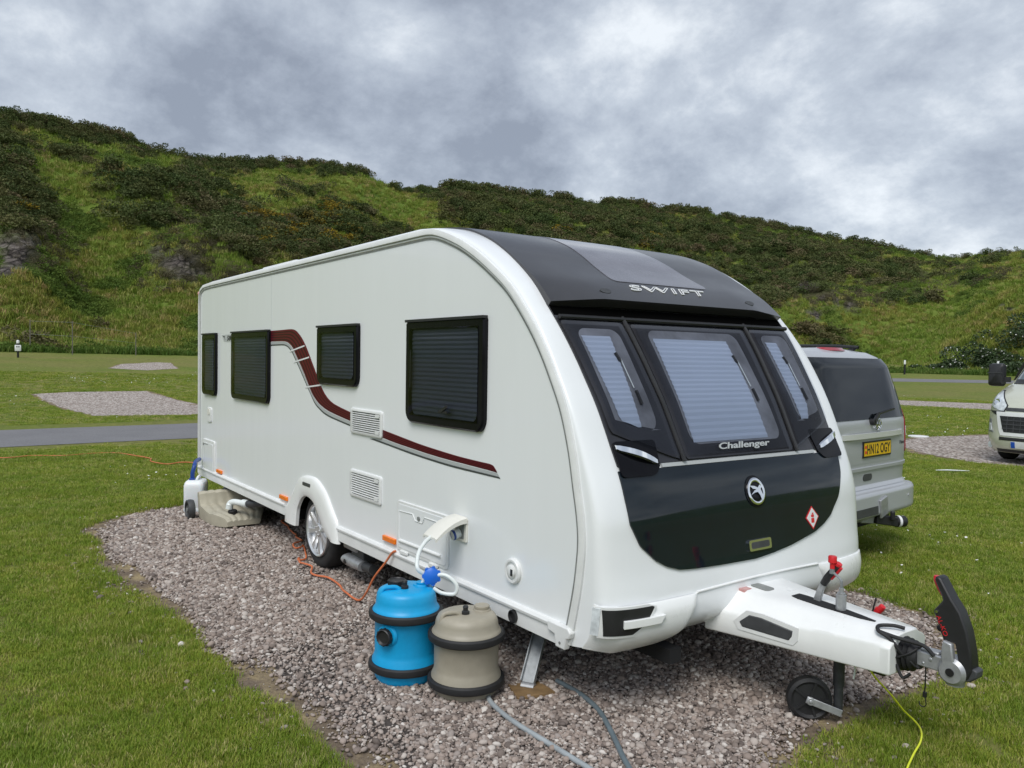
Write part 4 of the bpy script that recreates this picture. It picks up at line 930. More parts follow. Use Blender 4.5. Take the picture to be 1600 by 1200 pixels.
L = np.array(L); Rr = np.array(Rr); k_ = np.linspace(0,1,7)[None,:]
X = L[:,:1]*(1-k_)+Rr[:,:1]*k_; Y = L[:,1:]*(1-k_)+Rr[:,1:]*k_; road = grid_mesh('road', X, Y, gz(X,Y)+.007, M_ROAD); tag(road,'narrow grey asphalt access road','road',kind='structure')

# ------------------------------------------------------------------ HILLSIDE
SKX = np.array([-3000,-1500,-700,-300,0,60,130,175,230,300,360,430,500,560,590,625,660,690,740,800,860,920,980,1040,1090,1150,1220,1300,1370,1430,1470,1500,1560,1600,1700,2000,2600,4600.])
SKY_ = np.array([330,260,190,165,182,194,206,214,236,254,257,257,263,270,283,294,296,296,301,309,313,322,324,332,335,348,359,374,387,398,404,402,396,394,390,410,440,500.])
def hz(x): return 561.3+(x-800)*.0152
AMAX = pi
NA, NR = 1190, 250
aa = np.concatenate([np.linspace(-AMAX,-.66,90,endpoint=False), np.linspace(-.66,.66,NA-180,endpoint=False), np.linspace(.66,AMAX,90)])
tt_ = np.concatenate([np.linspace(-.03,1.0,NR-26), 1+np.linspace(.02,1.2,26)])
A_, T_ = np.meshgrid(aa, tt_)
def ridge(a):
    b_ = np.clip(a,-1.0,1.0); px = 800+1245.6*np.tan(b_); el = (hz(px)-np.interp(px,SKX,SKY_))/1245.6*np.cos(b_)
    k = smooth((np.abs(a)-1.0)/.5); el = el*(1-k)+k*(.085+.03*np.sin(a*5)+.012*np.sin(a*13))
    rr_ = np.interp(a,[-1.3,-.57,-.3,-.1,.1,.3,.5,.57,.62,1.3],[112,118,128,140,150,162,168,150,140,140])
    return rr_, CAM[2]+el*rr_
def hill_xyz(A, T, noise=True):
    rb = rbase(A); rr_, zr = ridge(A); r = rb+(rr_-rb)*T; zb = gz(CAM[0]+rb*(np.cos(A)*FH[0]+np.sin(A)*RH[0]), CAM[1]+rb*(np.cos(A)*FH[1]+np.sin(A)*RH[1]))
    x = CAM[0]+r*(np.cos(A)*FH[0]+np.sin(A)*RH[0]); y = CAM[1]+r*(np.cos(A)*FH[1]+np.sin(A)*RH[1])
    t = np.clip(T,0,1)
    pr = .62*t**1.55+.38*t-.03*np.sin(2*pi*t)
    z = zb-.12+(zr-zb+.12)*pr
    px = 800+1245.6*np.tan(np.clip(A,-1.2,1.2))
    env = np.sin(pi*np.clip(t,0,1))**.8
    # broad buttresses, hollows and the near spur on the right
    n1 = fbm(x*.030+7,y*.030,3,21)-.5; n2 = fbm(x*.085,y*.085,4,33)-.5; n3 = fbm(x*.30,y*.30,4,45)-.5
    rid = 1-np.abs(2*fbm(x*.06+3,y*.06,3,57)-1)
    z = z+env*(7*n1+3.6*n2+1.5*n3+2.6*(rid-.7))
    for (bx,bt,sx_,st_,hh) in ((20,.30,70,.16,5.0),(310,.34,85,.13,5.5),(150,.38,75,.22,-2.0),(200,.62,90,.14,3.0),(470,.45,110,.16,3.2),(620,.6,60,.3,-3.0),(1250,.34,110,.12,5),(1330,.2,90,.14,-3),(1600,.22,120,.16,4.5),(1750,.3,160,.2,4)):
        z = z+hh*np.exp(-((px-bx)/sx_)**2-((t-bt)/st_)**2)*smooth(t*7)
    # crags
    cr = np.exp(-((px-30)/75)**2-((t-.30)/.09)**2)+np.exp(-((px-310)/70)**2-((t-.30)/.09)**2)+.8*np.exp(-((px-1270)/80)**2-((t-.30)/.08)**2)
    z = z+cr*4.2*(np.floor(fbm(x*.22,y*.22,3,71)*7)/7-.45)
    z = z+np.where(T<=1, .22*(fbm(x*1.1,y*1.1,2,81)-.5)*np.clip(T*8,0,1), 0)
    z = np.where(T>1, zr-(T-1)*26, z)
    return x,y,z
X,Y,Z = hill_xyz(A_,T_)
def pixel(X,Y,Z):
    d = np.stack([X-CAM[0],Y-CAM[1],Z-CAM[2]],-1); zc = np.maximum(d@FW, 1.0); return 800+1245.6*(d@RT)/zc, 600-1245.6*(d@UP)/zc
def blob(px,py,lst):
    o = np.zeros_like(px)
    for cx,cy,rx,ry,w in lst: o = np.maximum(o, w*np.exp(-(((px-cx)/rx)**2+((py-cy)/ry)**2)**1.3))
    return o
GORSE = [(0,215,70,32,1),(90,200,60,12,1),(160,212,90,13,1),(260,238,80,10,1),(120,245,45,14,.8),(200,232,40,10,.9),(15,250,40,40,.9),(30,310,55,48,1),(215,300,75,30,1),(300,290,60,28,.9),(190,330,34,22,.9),(250,330,55,26,1),(340,320,50,22,.9),(150,270,40,14,.7),(400,262,130,12,1),(520,270,60,10,1),(470,300,60,14,.6),(420,350,90,30,1),(500,345,95,32,1),(560,370,80,26,1),(480,385,110,25,1),(380,395,60,22,.9),(600,385,70,20,.8),
         (680,302,50,10,1),(760,315,90,22,1),(860,335,140,30,1),(980,350,140,34,1),(1100,365,130,34,1),(1200,390,130,34,1),(1300,405,110,30,1),(1400,425,90,24,.9),(760,350,60,18,.9),(900,380,150,24,1),(1080,410,150,26,.9),(1220,440,110,24,.9),(1150,470,80,20,.8),(1290,530,40,14,.9),(1230,520,50,22,.7),(1540,405,60,7,.7),(1430,470,50,16,.6),(1540,440,60,10,.6),(1480,420,40,8,.7),(20,345,60,20,.8),(70,545,30,5,.6),(160,520,22,12,.5)]
HEATH = [(300,345,60,30,.9),(30,340,50,25,.8),(300,410,85,50,1),(360,430,60,35,.9),(50,380,70,40,.9),(100,440,40,20,.5),(1250,440,110,30,.9),(1330,460,120,26,1),(1180,420,80,20,.8),(1450,440,80,18,.8),(1530,430,70,12,.8),(1300,520,50,15,.7),(1000,365,80,14,.7),(1120,385,100,14,.8),(1570,400,40,8,.5)]
ROCK = [(20,395,42,34,1),(40,380,30,20,.8),(8,425,30,18,.9),(280,410,40,18,.8),(300,430,34,14,.7),(250,395,24,12,.6),(1260,450,26,8,.9),(1230,445,14,6,.8),(1300,470,16,6,.8),(1275,492,14,8,.9),(1330,478,18,6,.8),(1390,465,14,5,.7),(1585,365,20,8,.7),(1570,480,10,6,.9)]
YELLOW = [(500,340,60,22,1),(430,345,40,14,.8),(530,372,50,16,.7),(460,370,50,12,.7),(195,325,8,5,.9),(885,362,22,8,.7),(1000,380,30,8,.4),(400,385,24,10,.6),(30,322,20,8,.5)]
PX,PY = pixel(X,Y,Z)
wob = (fbm(X*.16,Y*.16,4,91)-.5); wob2 = fbm(X*.45,Y*.45,3,97)-.5
WX, WY = PX+wob*70, PY+wob*30+wob2*14
g_ = np.clip(blob(WX,WY,GORSE)*1.15*(1+1.9*wob2)-.34,0,1); he = np.clip(blob(WX,WY,HEATH)*(1+1.5*wob2)-.15,0,1); ro = np.clip(blob(PX+wob2*30,PY+wob2*16,ROCK)*1.5-.25+.5*wob2,0,1); ye = np.clip(blob(WX,WY,YELLOW),0,1)
h = nodemat('hillside_turf')
gr = h.ramp(h.noise(.09,5,.65),(.30,(.09,.16,.02)),(.46,(.16,.24,.034)),(.62,(.23,.285,.05)),(.78,(.25,.235,.08)))
gr = h.mix(.55, gr, h.ramp(h.noise(1.3,6,.72),(.3,(.06,.105,.016)),(.52,(.16,.215,.038)),(.75,(.28,.275,.10))))
go = h.ramp(h.noise(1.1,6,.75),(.3,(.016,.022,.009)),(.55,(.045,.055,.022)),(.75,(.085,.08,.04)))
hh_ = h.ramp(h.noise(.9,6,.75),(.3,(.035,.028,.020)),(.55,(.085,.068,.048)),(.75,(.15,.125,.075)))
rk = h.ramp(h.noise(.9,7,.75,h.scaled(1,1,2.6),.6),(.36,(.022,.019,.017)),(.5,(.10,.085,.076)),(.68,(.27,.24,.215)))
vk = h.nt.nodes.new('ShaderNodeTexVoronoi'); vk.feature = 'DISTANCE_TO_EDGE'; vk.inputs['Scale'].default_value = .75; h.nt.links.new(h.scaled(1,1,1.8), vk.inputs['Vector'])
rk = h.mix(h.ramp(vk.outputs['Distance'],(.0,(0,0,0)),(.10,(1,1,1))), (.015,.013,.012), rk)
c = h.mix(h.attr('heath'), gr, hh_); c = h.mix(h.attr('gorse'), c, go); c = h.mix(h.attr('rock'), c, rk)
h.bump(h.noise(1.6,7,.75),.9,.5); M_HILL = h.out(c,.95)
hills = grid_mesh('hillside', X, Y, Z, M_HILL, True, {'gorse':g_*.8,'heath':he*.8,'rock':ro}); tag(hills,'steep grassy hillside with gorse, heath and rocky patches','hillside',kind='structure')

# ------------------------------------------------------------------ scattered ground cover (geometry nodes)
def leafcard(vs, fs, c, d, up, l, w, bend=.25):
    d = nrm(d); s_ = nrm(np.cross(d, up)); n_ = np.cross(s_, d); b = len(vs)
    vs += [c-s_*w*.5, c+s_*w*.5, c+d*l*.55+s_*w*.42+n_*l*bend*.3, c+d*l*.55-s_*w*.42+n_*l*bend*.3, c+d*l-n_*l*bend*.15]
    fs += [(b,b+1,b+2,b+3),(b+3,b+2,b+4)]
def proto(name, vs, fs, m, sm=False):
    me = bpy.data.meshes.new(name); me.from_pydata([tuple(map(float,v)) for v in vs],[],fs); me.materials.append(m)
    me.polygons.foreach_set('use_smooth',[sm]*len(me.polygons))
    return bpy.data.objects.new(name, me)
def leafy(name, stops, rough=.75, trans=.0, hue=None):
    """leaf colour varies from one instance to the next"""
    h = nodemat(name); oi = h.nt.nodes.new('ShaderNodeObjectInfo')
    c = h.ramp(oi.outputs['Random'], *stops)
    if hue:   # slow change of tone across the ground
        n = h.noise(hue[0],4,.6,oi.outputs['Location']); c = h.mix(h.ramp(n,(.38,(0,0,0)),(.62,(1,1,1))), c, h.mix(1.0, c, hue[1], 'MULTIPLY'))
    h.out(c, rough)
    if trans:
        tl = h.nt.nodes.new('ShaderNodeBsdfTranslucent'); h.nt.links.new(c, tl.inputs[0]); mxs = h.nt.nodes.new('ShaderNodeMixShader'); mxs.inputs[0].default_value = trans
        o_ = h.nt.nodes['Material Output']; h.nt.links.new(h.b.outputs[0],mxs.inputs[1]); h.nt.links.new(tl.outputs[0],mxs.inputs[2]); h.nt.links.new(mxs.outputs[0],o_.inputs[0])
    return h.m
def scatter(name, pts, rot, scl, protos, label, cat, pick=None):
    n = len(pts); me = bpy.data.meshes.new(name); me.vertices.add(n); me.vertices.foreach_set('co', np.asarray(pts,np.float32).ravel())
    a = me.attributes.new('rot','FLOAT_VECTOR','POINT'); a.data.foreach_set('vector', np.asarray(rot,np.float32).ravel())
    scl = np.asarray(scl,np.float32); scl = np.repeat(scl[:,None],3,1) if scl.ndim==1 else scl
    a = me.attributes.new('scl','FLOAT_VECTOR','POINT'); a.data.foreach_set('vector', scl.ravel())
    a = me.attributes.new('pick','INT','POINT'); a.data.foreach_set('value', (rng.integers(0,len(protos),n) if pick is None else pick).astype(np.int32))
    o = bpy.data.objects.new(name, me); COL.objects.link(o); tag(o,label,cat,kind='stuff')
    pc = bpy.data.collections.new(name+'_kinds')
    for i,p in enumerate(protos): p.name = '%s_%02d'%(name,i); pc.objects.link(p)
    ng = bpy.data.node_groups.new(name,'GeometryNodeTree')
    ng.interface.new_socket('Geometry',in_out='INPUT',socket_type='NodeSocketGeometry'); ng.interface.new_socket('Geometry',in_out='OUTPUT',socket_type='NodeSocketGeometry')
    N = ng.nodes.new; gi = N('NodeGroupInput'); go_ = N('NodeGroupOutput'); ip = N('GeometryNodeInstanceOnPoints'); ci = N('GeometryNodeCollectionInfo')
    ci.inputs[0].default_value = pc; ci.inputs['Separate Children'].default_value = True; ci.inputs['Reset Children'].default_value = True
    def na(nm,t):
        q = N('GeometryNodeInputNamedAttribute'); q.data_type = t; q.inputs[0].default_value = nm
        return [s for s in q.outputs if s.enabled and s.name=='Attribute'][0]
    er = N('FunctionNodeEulerToRotation'); lk = ng.links.new
    lk(gi.outputs[0],ip.inputs['Points']); lk(ci.outputs[0],ip.inputs['Instance']); ip.inputs['Pick Instance'].default_value = True
    lk(na('pick','INT'),ip.inputs['Instance Index']); lk(na('rot','FLOAT_VECTOR'),er.inputs[0]); lk(er.outputs[0],ip.inputs['Rotation']); lk(na('scl','FLOAT_VECTOR'),ip.inputs['Scale'])
    lk(ip.outputs[0],go_.inputs[0]); md = o.modifiers.new('scatter','NODES'); md.node_group = ng; return o

# pebbles
def pebble(seed):
    bm = bmesh.new(); bmesh.ops.create_icosphere(bm, subdivisions=2, radius=1); r_ = np.random.default_rng(seed); sc = np.array([1,r_.uniform(.62,.95),r_.uniform(.42,.7)])
    off = r_.uniform(0,50,3)
    for v in bm.verts:
        p = np.array(v.co); k = 1+.34*(fbm(np.array([p[0]*1.3+off[0]+p[2]]),np.array([p[1]*1.3+off[1]-p[2]]),2,seed)[0]-.5); v.co = Vector(p*k*sc)
    vs = [tuple(v.co) for v in bm.verts]; fs = [tuple(x.index for x in f.verts) for f in bm.faces]; bm.free(); return vs, fs
h = nodemat('pebble'); oi = h.nt.nodes.new('ShaderNodeObjectInfo')
c = h.ramp(oi.outputs['Random'],(0,(.10,.080,.070)),(.18,(.20,.160,.136)),(.36,(.295,.235,.198)),(.54,(.365,.297,.252)),(.68,(.30,.262,.238)),(.80,(.425,.365,.318)),(.91,(.50,.445,.395)),(1,(.66,.615,.56)))
c = h.mix(.14, c, h.ramp(h.noise(1.6,5,.7),(.3,(.10,.082,.072)),(.7,(.36,.31,.28)))); M_PEBBLE = h.out(c,.75)
pebs = [proto('p',*pebble(s),M_PEBBLE,True) for s in range(6)]
n = 480000; px_ = rng.uniform(-.1,8.3,n); py_ = rng.uniform(-1.6,3.3,n)
d = dpoly(PITCH,px_,py_); ins = inpoly(PITCH,px_,py_); sd = np.where(ins,d,-d)+.10*(fbm(px_*2.5,py_*2.5,3,12)-.5)*2
bare = fbm(px_*1.1+4,py_*1.1,3,17)
keep = rng.uniform(0,1,n) < np.maximum(np.clip((sd-.02)/.14,0,1)*np.where(bare>.66,.45,1.0), np.where(sd>-.32,.022,0))
dcam = np.hypot(px_-CAM[0],py_-CAM[1]); keep &= rng.uniform(0,1,n) < np.clip(1.15-(dcam-4)*.06,.5,1)
px_,py_,dcam = px_[keep],py_[keep],dcam[keep]; n = len(px_)
s_ = np.clip(rng.lognormal(-4.99,.42,n),.0038,.022)*np.interp(dcam,[3,9],[1,1.3])
scatter('gravel', np.stack([px_,py_,.008+s_*rng.uniform(.1,.75,n)],1), np.stack([rng.normal(0,.35,n),rng.normal(0,.35,n),rng.uniform(0,6.28,n)],1), s_, pebs, 'loose rounded pebbles in pink, grey and brown covering the pitch', 'gravel')

# mown grass near the pitch
def tuft(seed, nb, hgt, spread, w):
    r_ = np.random.default_rng(seed); vs, fs = [], []
    for k in range(nb):
        a = r_.uniform(0,6.28); rad = spread*sqrt(r_.uniform()); b0 = np.array([rad*cos(a),rad*sin(a),0]); hh = hgt*r_.uniform(.45,1.1); le = r_.uniform(0,6.28); ln = r_.uniform(.15,.85)*hh
        dv = np.array([cos(le),sin(le),0]); sv = np.array([-sin(le),cos(le),0])*w*r_.uniform(.7,1.3)/2; b = len(vs)
        m_ = b0+dv*ln*.35+np.array([0,0,hh*.6]); t_ = b0+dv*ln+np.array([0,0,hh*.95])
        vs += [b0-sv,b0+sv,m_+sv*.8,m_-sv*.8,t_]; fs += [(b,b+1,b+2,b+3),(b+3,b+2,b+4)]
    return vs, fs
M_BLADE = leafy('grass_blade',((0,(.128,.212,.020)),(.3,(.192,.288,.030)),(.6,(.245,.328,.042)),(.85,(.32,.355,.072)),(1,(.48,.45,.20))),.5,.3,(1.1,(1.20,1.09,1.05)))
tufts = [proto('t',*tuft(s,30,.029,.05,.0028),M_BLADE) for s in range(5)]
def frus(x,y,mrg=.06):
    r_,a_ = polar(x,y); return (np.abs(np.tan(np.clip(a_,-1.5,1.5)))*np.cos(0) < (800/1245.6)*1.12+mrg) & (np.abs(a_)<1.2)
def outside(x,y,m_=.05): return (~inpoly(PITCH,x,y)) & (dpoly(PITCH,x,y) > m_)
N = 720000; r_ = np.sqrt(rng.uniform(1.6**2,16**2,N)); a_ = rng.uniform(-.80,1.02,N)
# thin with distance so that the near lawn is thick
kp = rng.uniform(0,1,N) < np.clip(3.2/r_,0,1)**.9
x_ = CAM[0]+r_*(np.cos(a_)*FH[0]+np.sin(a_)*RH[0]); y_ = CAM[1]+r_*(np.cos(a_)*FH[1]+np.sin(a_)*RH[1])
dd = dpoly(PITCH,x_,y_); pat = fbm(x_*1.4,y_*1.4,4,61); edge = .005+.34*np.clip(fbm(x_*1.5,y_*1.5,3,64)-.45,0,1)+.07*(fbm(x_*6,y_*6,2,66)-.5)
kp &= (~inpoly(PITCH,x_,y_)) & (dd > edge) & ~inpoly([(-6.9,-60),(-6.9,20),(-12,20),(-12,-60)],x_,y_) & ~inpoly(P2,x_,y_) & ~inpoly(P4,x_,y_)
kp &= rng.uniform(0,1,N) < np.interp(pat,[.3,.62],[1,.60])*np.where(fbm(x_*5.5,y_*5.5,3,68)>.64,.25,1)
x_,y_,r_,dd,pat = x_[kp],y_[kp],r_[kp],dd[kp],pat[kp]; n = len(x_)
sc = rng.uniform(.7,1.15,n)*np.interp(r_,[2,5,16],[.95,1.2,1.9])
lush = np.interp(dd,[.0,.08,.3,.8],[.7,1.15,1.3,1.0])*np.interp(pat,[.3,.65],[1.15,.7])
sz = np.stack([sc,sc,sc*lush],1)
scatter('grass', np.stack([x_,y_,gz(x_,y_)],1), np.stack([rng.normal(0,.1,n),rng.normal(0,.1,n),rng.uniform(0,6.28,n)],1), sz, tufts, 'short mown grass blades with longer growth beside the pitch edge', 'grass')
print('grass', n)
N = 115000; r_ = rng.uniform(14,44,N); a_ = rng.uniform(-.74,.86,N); x_ = CAM[0]+r_*(np.cos(a_)*FH[0]+np.sin(a_)*RH[0]); y_ = CAM[1]+r_*(np.cos(a_)*FH[1]+np.sin(a_)*RH[1])
kp = ~inpoly([(-6.75,-60),(-6.75,20),(-12,20),(-12,-60)],x_,y_) & (rng.uniform(0,1,N) < np.interp(fbm(x_*.8,y_*2.2,3,19),[.35,.6],[.25,1]))
for P in (P2,P3,P4,P5): kp &= ~inpoly(P,x_,y_) & (dpoly(P,x_,y_)>.12)
kp &= np.min([np.hypot(x_-p[0],y_-p[1]) for p in rc],0) > 2.3
x_,y_,r_ = x_[kp],y_[kp],r_[kp]; n = len(x_); sc = rng.uniform(.8,1.2,n)*np.interp(r_,[14,44],[1.7,3.2])
scatter('far_grass', np.stack([x_,y_,gz(x_,y_)],1), np.stack([rng.normal(0,.1,n),rng.normal(0,.1,n),rng.uniform(0,6.28,n)],1), np.stack([sc,sc,sc*.55],1), [proto('t',*tuft(s+200,30,.029,.05,.0035),M_BLADE) for s in range(3)], 'short mown grass on the far lawn', 'grass')
# daisies dotted in the lawn
def daisy():
    vs = [(0,0,.03)]; fs = []
    for k in range(9): vs.append((.011*cos(6.283*k/9),.011*sin(6.283*k/9),.0315))
    fs = [(0,1+k,1+(k+1)%9) for k in range(9)]; vs += [(-.001,0,0),(.001,0,0),(0,0,.03)]; fs.append((10,11,12)); return vs, fs
M_DAISY = mat('daisy_white',(.82,.82,.78),.6)
N = 16000; a_ = rng.uniform(-.66,.66,N); r_ = np.sqrt(rng.uniform(2.5**2,46**2,N)); x_ = CAM[0]+r_*(np.cos(a_)*FH[0]+np.sin(a_)*RH[0]); y_ = CAM[1]+r_*(np.cos(a_)*FH[1]+np.sin(a_)*RH[1])
cl = fbm(x_*.35,y_*.35,4,77); kp = outside(x_,y_,.4) & (cl>.57) & (rng.uniform(0,1,N)<np.clip((cl-.57)*7,0,1)) & ~inpoly(P2,x_,y_) & ~inpoly(P4,x_,y_) & ~inpoly([(-6.9,-60),(-6.9,20),(-12,20),(-12,-60)],x_,y_)
x_,y_,r_ = x_[kp],y_[kp],r_[kp]; n = len(x_)
scatter('daisies', np.stack([x_,y_,gz(x_,y_)],1), np.stack([rng.normal(0,.3,n),rng.normal(0,.3,n),rng.uniform(0,6.28,n)],1), rng.uniform(.6,1.2,n)*np.interp(r_,[5,40],[.9,1.7]), [proto('d',*daisy(),M_DAISY)], 'tiny white daisies sprinkled through the lawn', 'daisies')

# scrub and tussocks on the hillside
def clump(seed, nl, l, w, squash=.7):
    """a rounded mass of small leaf faces, with gaps"""
    r_ = np.random.default_rng(seed); vs, fs = [], []
    lob = [(r_.normal(0,.42,3)*np.array([1,1,.55])+np.array([0,0,.45]), r_.uniform(.35,.62)) for _ in range(6)]
    for k in range(nl):
        c,rad = lob[r_.integers(len(lob))]; d = nrm(r_.normal(0,1,3)+np.array([0,0,.35])); p = c+d*rad*np.array([1,1,squash])*r_.uniform(.72,1.05); p[2] = max(p[2],.02)
        leafcard(vs, fs, p, d+r_.normal(0,.55,3), nrm(r_.normal(0,1,3)), l*r_.uniform(.6,1.4), w*r_.uniform(.7,1.3))
    return vs, fs
M_GORSE = leafy('gorse_leaf',((0,(.050,.080,.021)),(.25,(.070,.102,.028)),(.5,(.090,.118,.035)),(.75,(.112,.132,.042)),(.92,(.125,.120,.052)),(1,(.155,.135,.068))),.7,.12,(.10,(1.10,.94,1.05)))
M_HEATHL = leafy('heather_leaf',((0,(.072,.066,.037)),(.5,(.105,.092,.052)),(1,(.14,.125,.068))),.8,.1)
M_YELL = leafy('gorse_flower',((0,(.20,.15,.016)),(.5,(.32,.22,.02)),(1,(.16,.13,.03))),.7,.1)
M_TUSS = leafy('long_grass',((0,(.135,.22,.026)),(.35,(.19,.285,.038)),(.7,(.255,.32,.058)),(1,(.34,.33,.115))),.6,.25,(.12,(1.25,.95,1.2)))
M_BRACK = leafy('fern_green',((0,(.085,.145,.024)),(.5,(.125,.19,.032)),(1,(.175,.235,.044))),.65,.2)
gp = [proto('g',*clump(s,460,.17,.085),M_GORSE) for s in range(4)]+[proto('h',*clump(s+20,380,.17,.055),M_HEATHL) for s in range(2)]+[proto('y',*clump(s+40,420,.15,.085),M_YELL) for s in range(2)]
def on_hill(N, sd):
    r_ = np.random.default_rng(sd); u = r_.uniform(-.66,.66,N); t = r_.uniform(0.0,1.0,N)**1.15; x,y,z = hill_xyz(u,t); px,py = pixel(x,y,z)
    wb = (fbm(x*.16,y*.16,4,91)-.5); w2 = fbm(x*.45,y*.45,3,97)-.5; wx,wy = px+wb*70, py+wb*30+w2*14
    return x,y,z,px,py,np.clip(blob(wx,wy,GORSE)*1.15*(1+1.9*w2)-.34,0,1),np.clip(blob(wx,wy,HEATH)*(1+1.5*w2)-.15,0,1),np.clip(blob(px+w2*30,py+w2*16,ROCK)*1.5-.25+.5*w2,0,1),np.clip(blob(wx,wy,YELLOW),0,1),t,r_
x,y,z,px,py,gg,he_,rk_,yy_,t,r_ = on_hill(52000,5)
u1 = r_.uniform(0,1,len(x)); kg = (u1 < gg*.56*(1-rk_)); kh = (~kg) & (u1 < .5*he_*(1-.8*rk_))
kk = kg | kh; pick = np.where(kh, r_.integers(4,6,len(x)), r_.integers(0,4,len(x))); pick = np.where(kg & (r_.uniform(0,1,len(x)) < .55*yy_), r_.integers(6,8,len(x)), pick)
n = kk.sum(); s_ = np.where(kh,r_.uniform(.35,.8,len(x)),np.minimum(.40+r_.gamma(2.2,.26,len(x)), np.where(t>.86,.85,1.5)))[kk]
scatter('hillside_scrub', np.stack([x,y,z-.12],1)[kk], np.stack([r_.normal(0,.15,n),r_.normal(0,.15,n),r_.uniform(0,6.28,n)],1), np.stack([s_*1.15,s_*1.15,s_*r_.uniform(.7,1.1,n)],1), gp, 'dark gorse and heather scrub in thickets over the hillside, some in yellow flower', 'scrub', pick[kk])
print('scrub', n)
# scrub along the skyline
N = 2600; u = rng.uniform(-.66,.66,N); t = rng.uniform(.975,1.0,N); x,y,z = hill_xyz(u,t); px,py = pixel(x,y,z)
dens = np.interp(px,[0,20,110,150,230,330,345,560,580,640,655,1200,1300,1440,1480,1600],[.9,1,.75,.5,.35,.15,.7,.6,.1,.05,.9,.8,.4,.2,.1,.35]); kp = (rng.uniform(0,1,N)<dens) & (fbm(px*.035,px*0,3,31)>.36); x,y,z = x[kp],y[kp],z[kp]; n = len(x); s_ = np.clip(rng.gamma(3,.28,n),.3,1.25)*np.interp(px[kp],[0,600,700,1600],[.85,.8,1.15,.75])
scatter('skyline_scrub', np.stack([x,y,z-.1],1), np.stack([rng.normal(0,.2,n),rng.normal(0,.2,n),rng.uniform(0,6.28,n)],1), s_, [proto('g',*clump(s+60,460,.17,.085),M_GORSE) for s in range(4)], 'ragged line of dark gorse bushes along the top of the hill', 'scrub')
# long grass on the rest
x,y,z,px,py,gg,he_,rk_,yy_,t,r_ = on_hill(60000,8)
k = r_.uniform(0,1,len(x)) < np.clip(1-gg-.6*he_-rk_,0,1)*np.where((px>520)&(px<1100)&(py>480),.35,1); x,y,z,px,py,t = x[k],y[k],z[k],px[k],py[k],t[k]; n = len(x)
tp = [proto('t',*tuft(s+90,34,.5,.42,.05),M_TUSS) for s in range(4)]+[proto('b',*clump(s+120,120,.22,.12,.6),M_BRACK) for s in range(2)]
pk = np.where(fbm(x*.12,y*.12,3,41)>.64, rng.integers(4,6,n), rng.integers(0,4,n)); s_ = rng.uniform(.5,1.3,n)*np.where(pk>3,.55,1)
scatter('hillside_grass', np.stack([x,y,z-.03],1), np.stack([rng.normal(0,.25,n),rng.normal(0,.25,n),rng.uniform(0,6.28,n)],1), s_, tp, 'long tussocky grass and ferns on the slope', 'long grass', pk)
print('hill grass', n)
# rank grass along the foot of the slope
N = 9000; u = rng.uniform(-.66,.66,N); t = np.abs(rng.normal(0,.025,N))-.015; x,y,z = hill_xyz(u,np.maximum(t,-.02)); z = np.maximum(z,gz(x,y)); n = N
scatter('foot_grass', np.stack([x,y,z-.02],1), np.stack([rng.normal(0,.2,n),rng.normal(0,.2,n),rng.uniform(0,6.28,n)],1), rng.uniform(.4,.95,n)*(.45+.75*fbm(x*.2,y*.2,3,88)), [proto('t',*tuft(s+140,30,.6,.5,.06),leafy('rank_grass',((0,(.065,.13,.02)),(.5,(.10,.175,.027)),(1,(.155,.20,.045))),.6,.25) if s==0 else MATS.get('rank') or bpy.data.materials['rank_grass']) for s in range(3)], 'rank green grass along the foot of the slope', 'long grass')

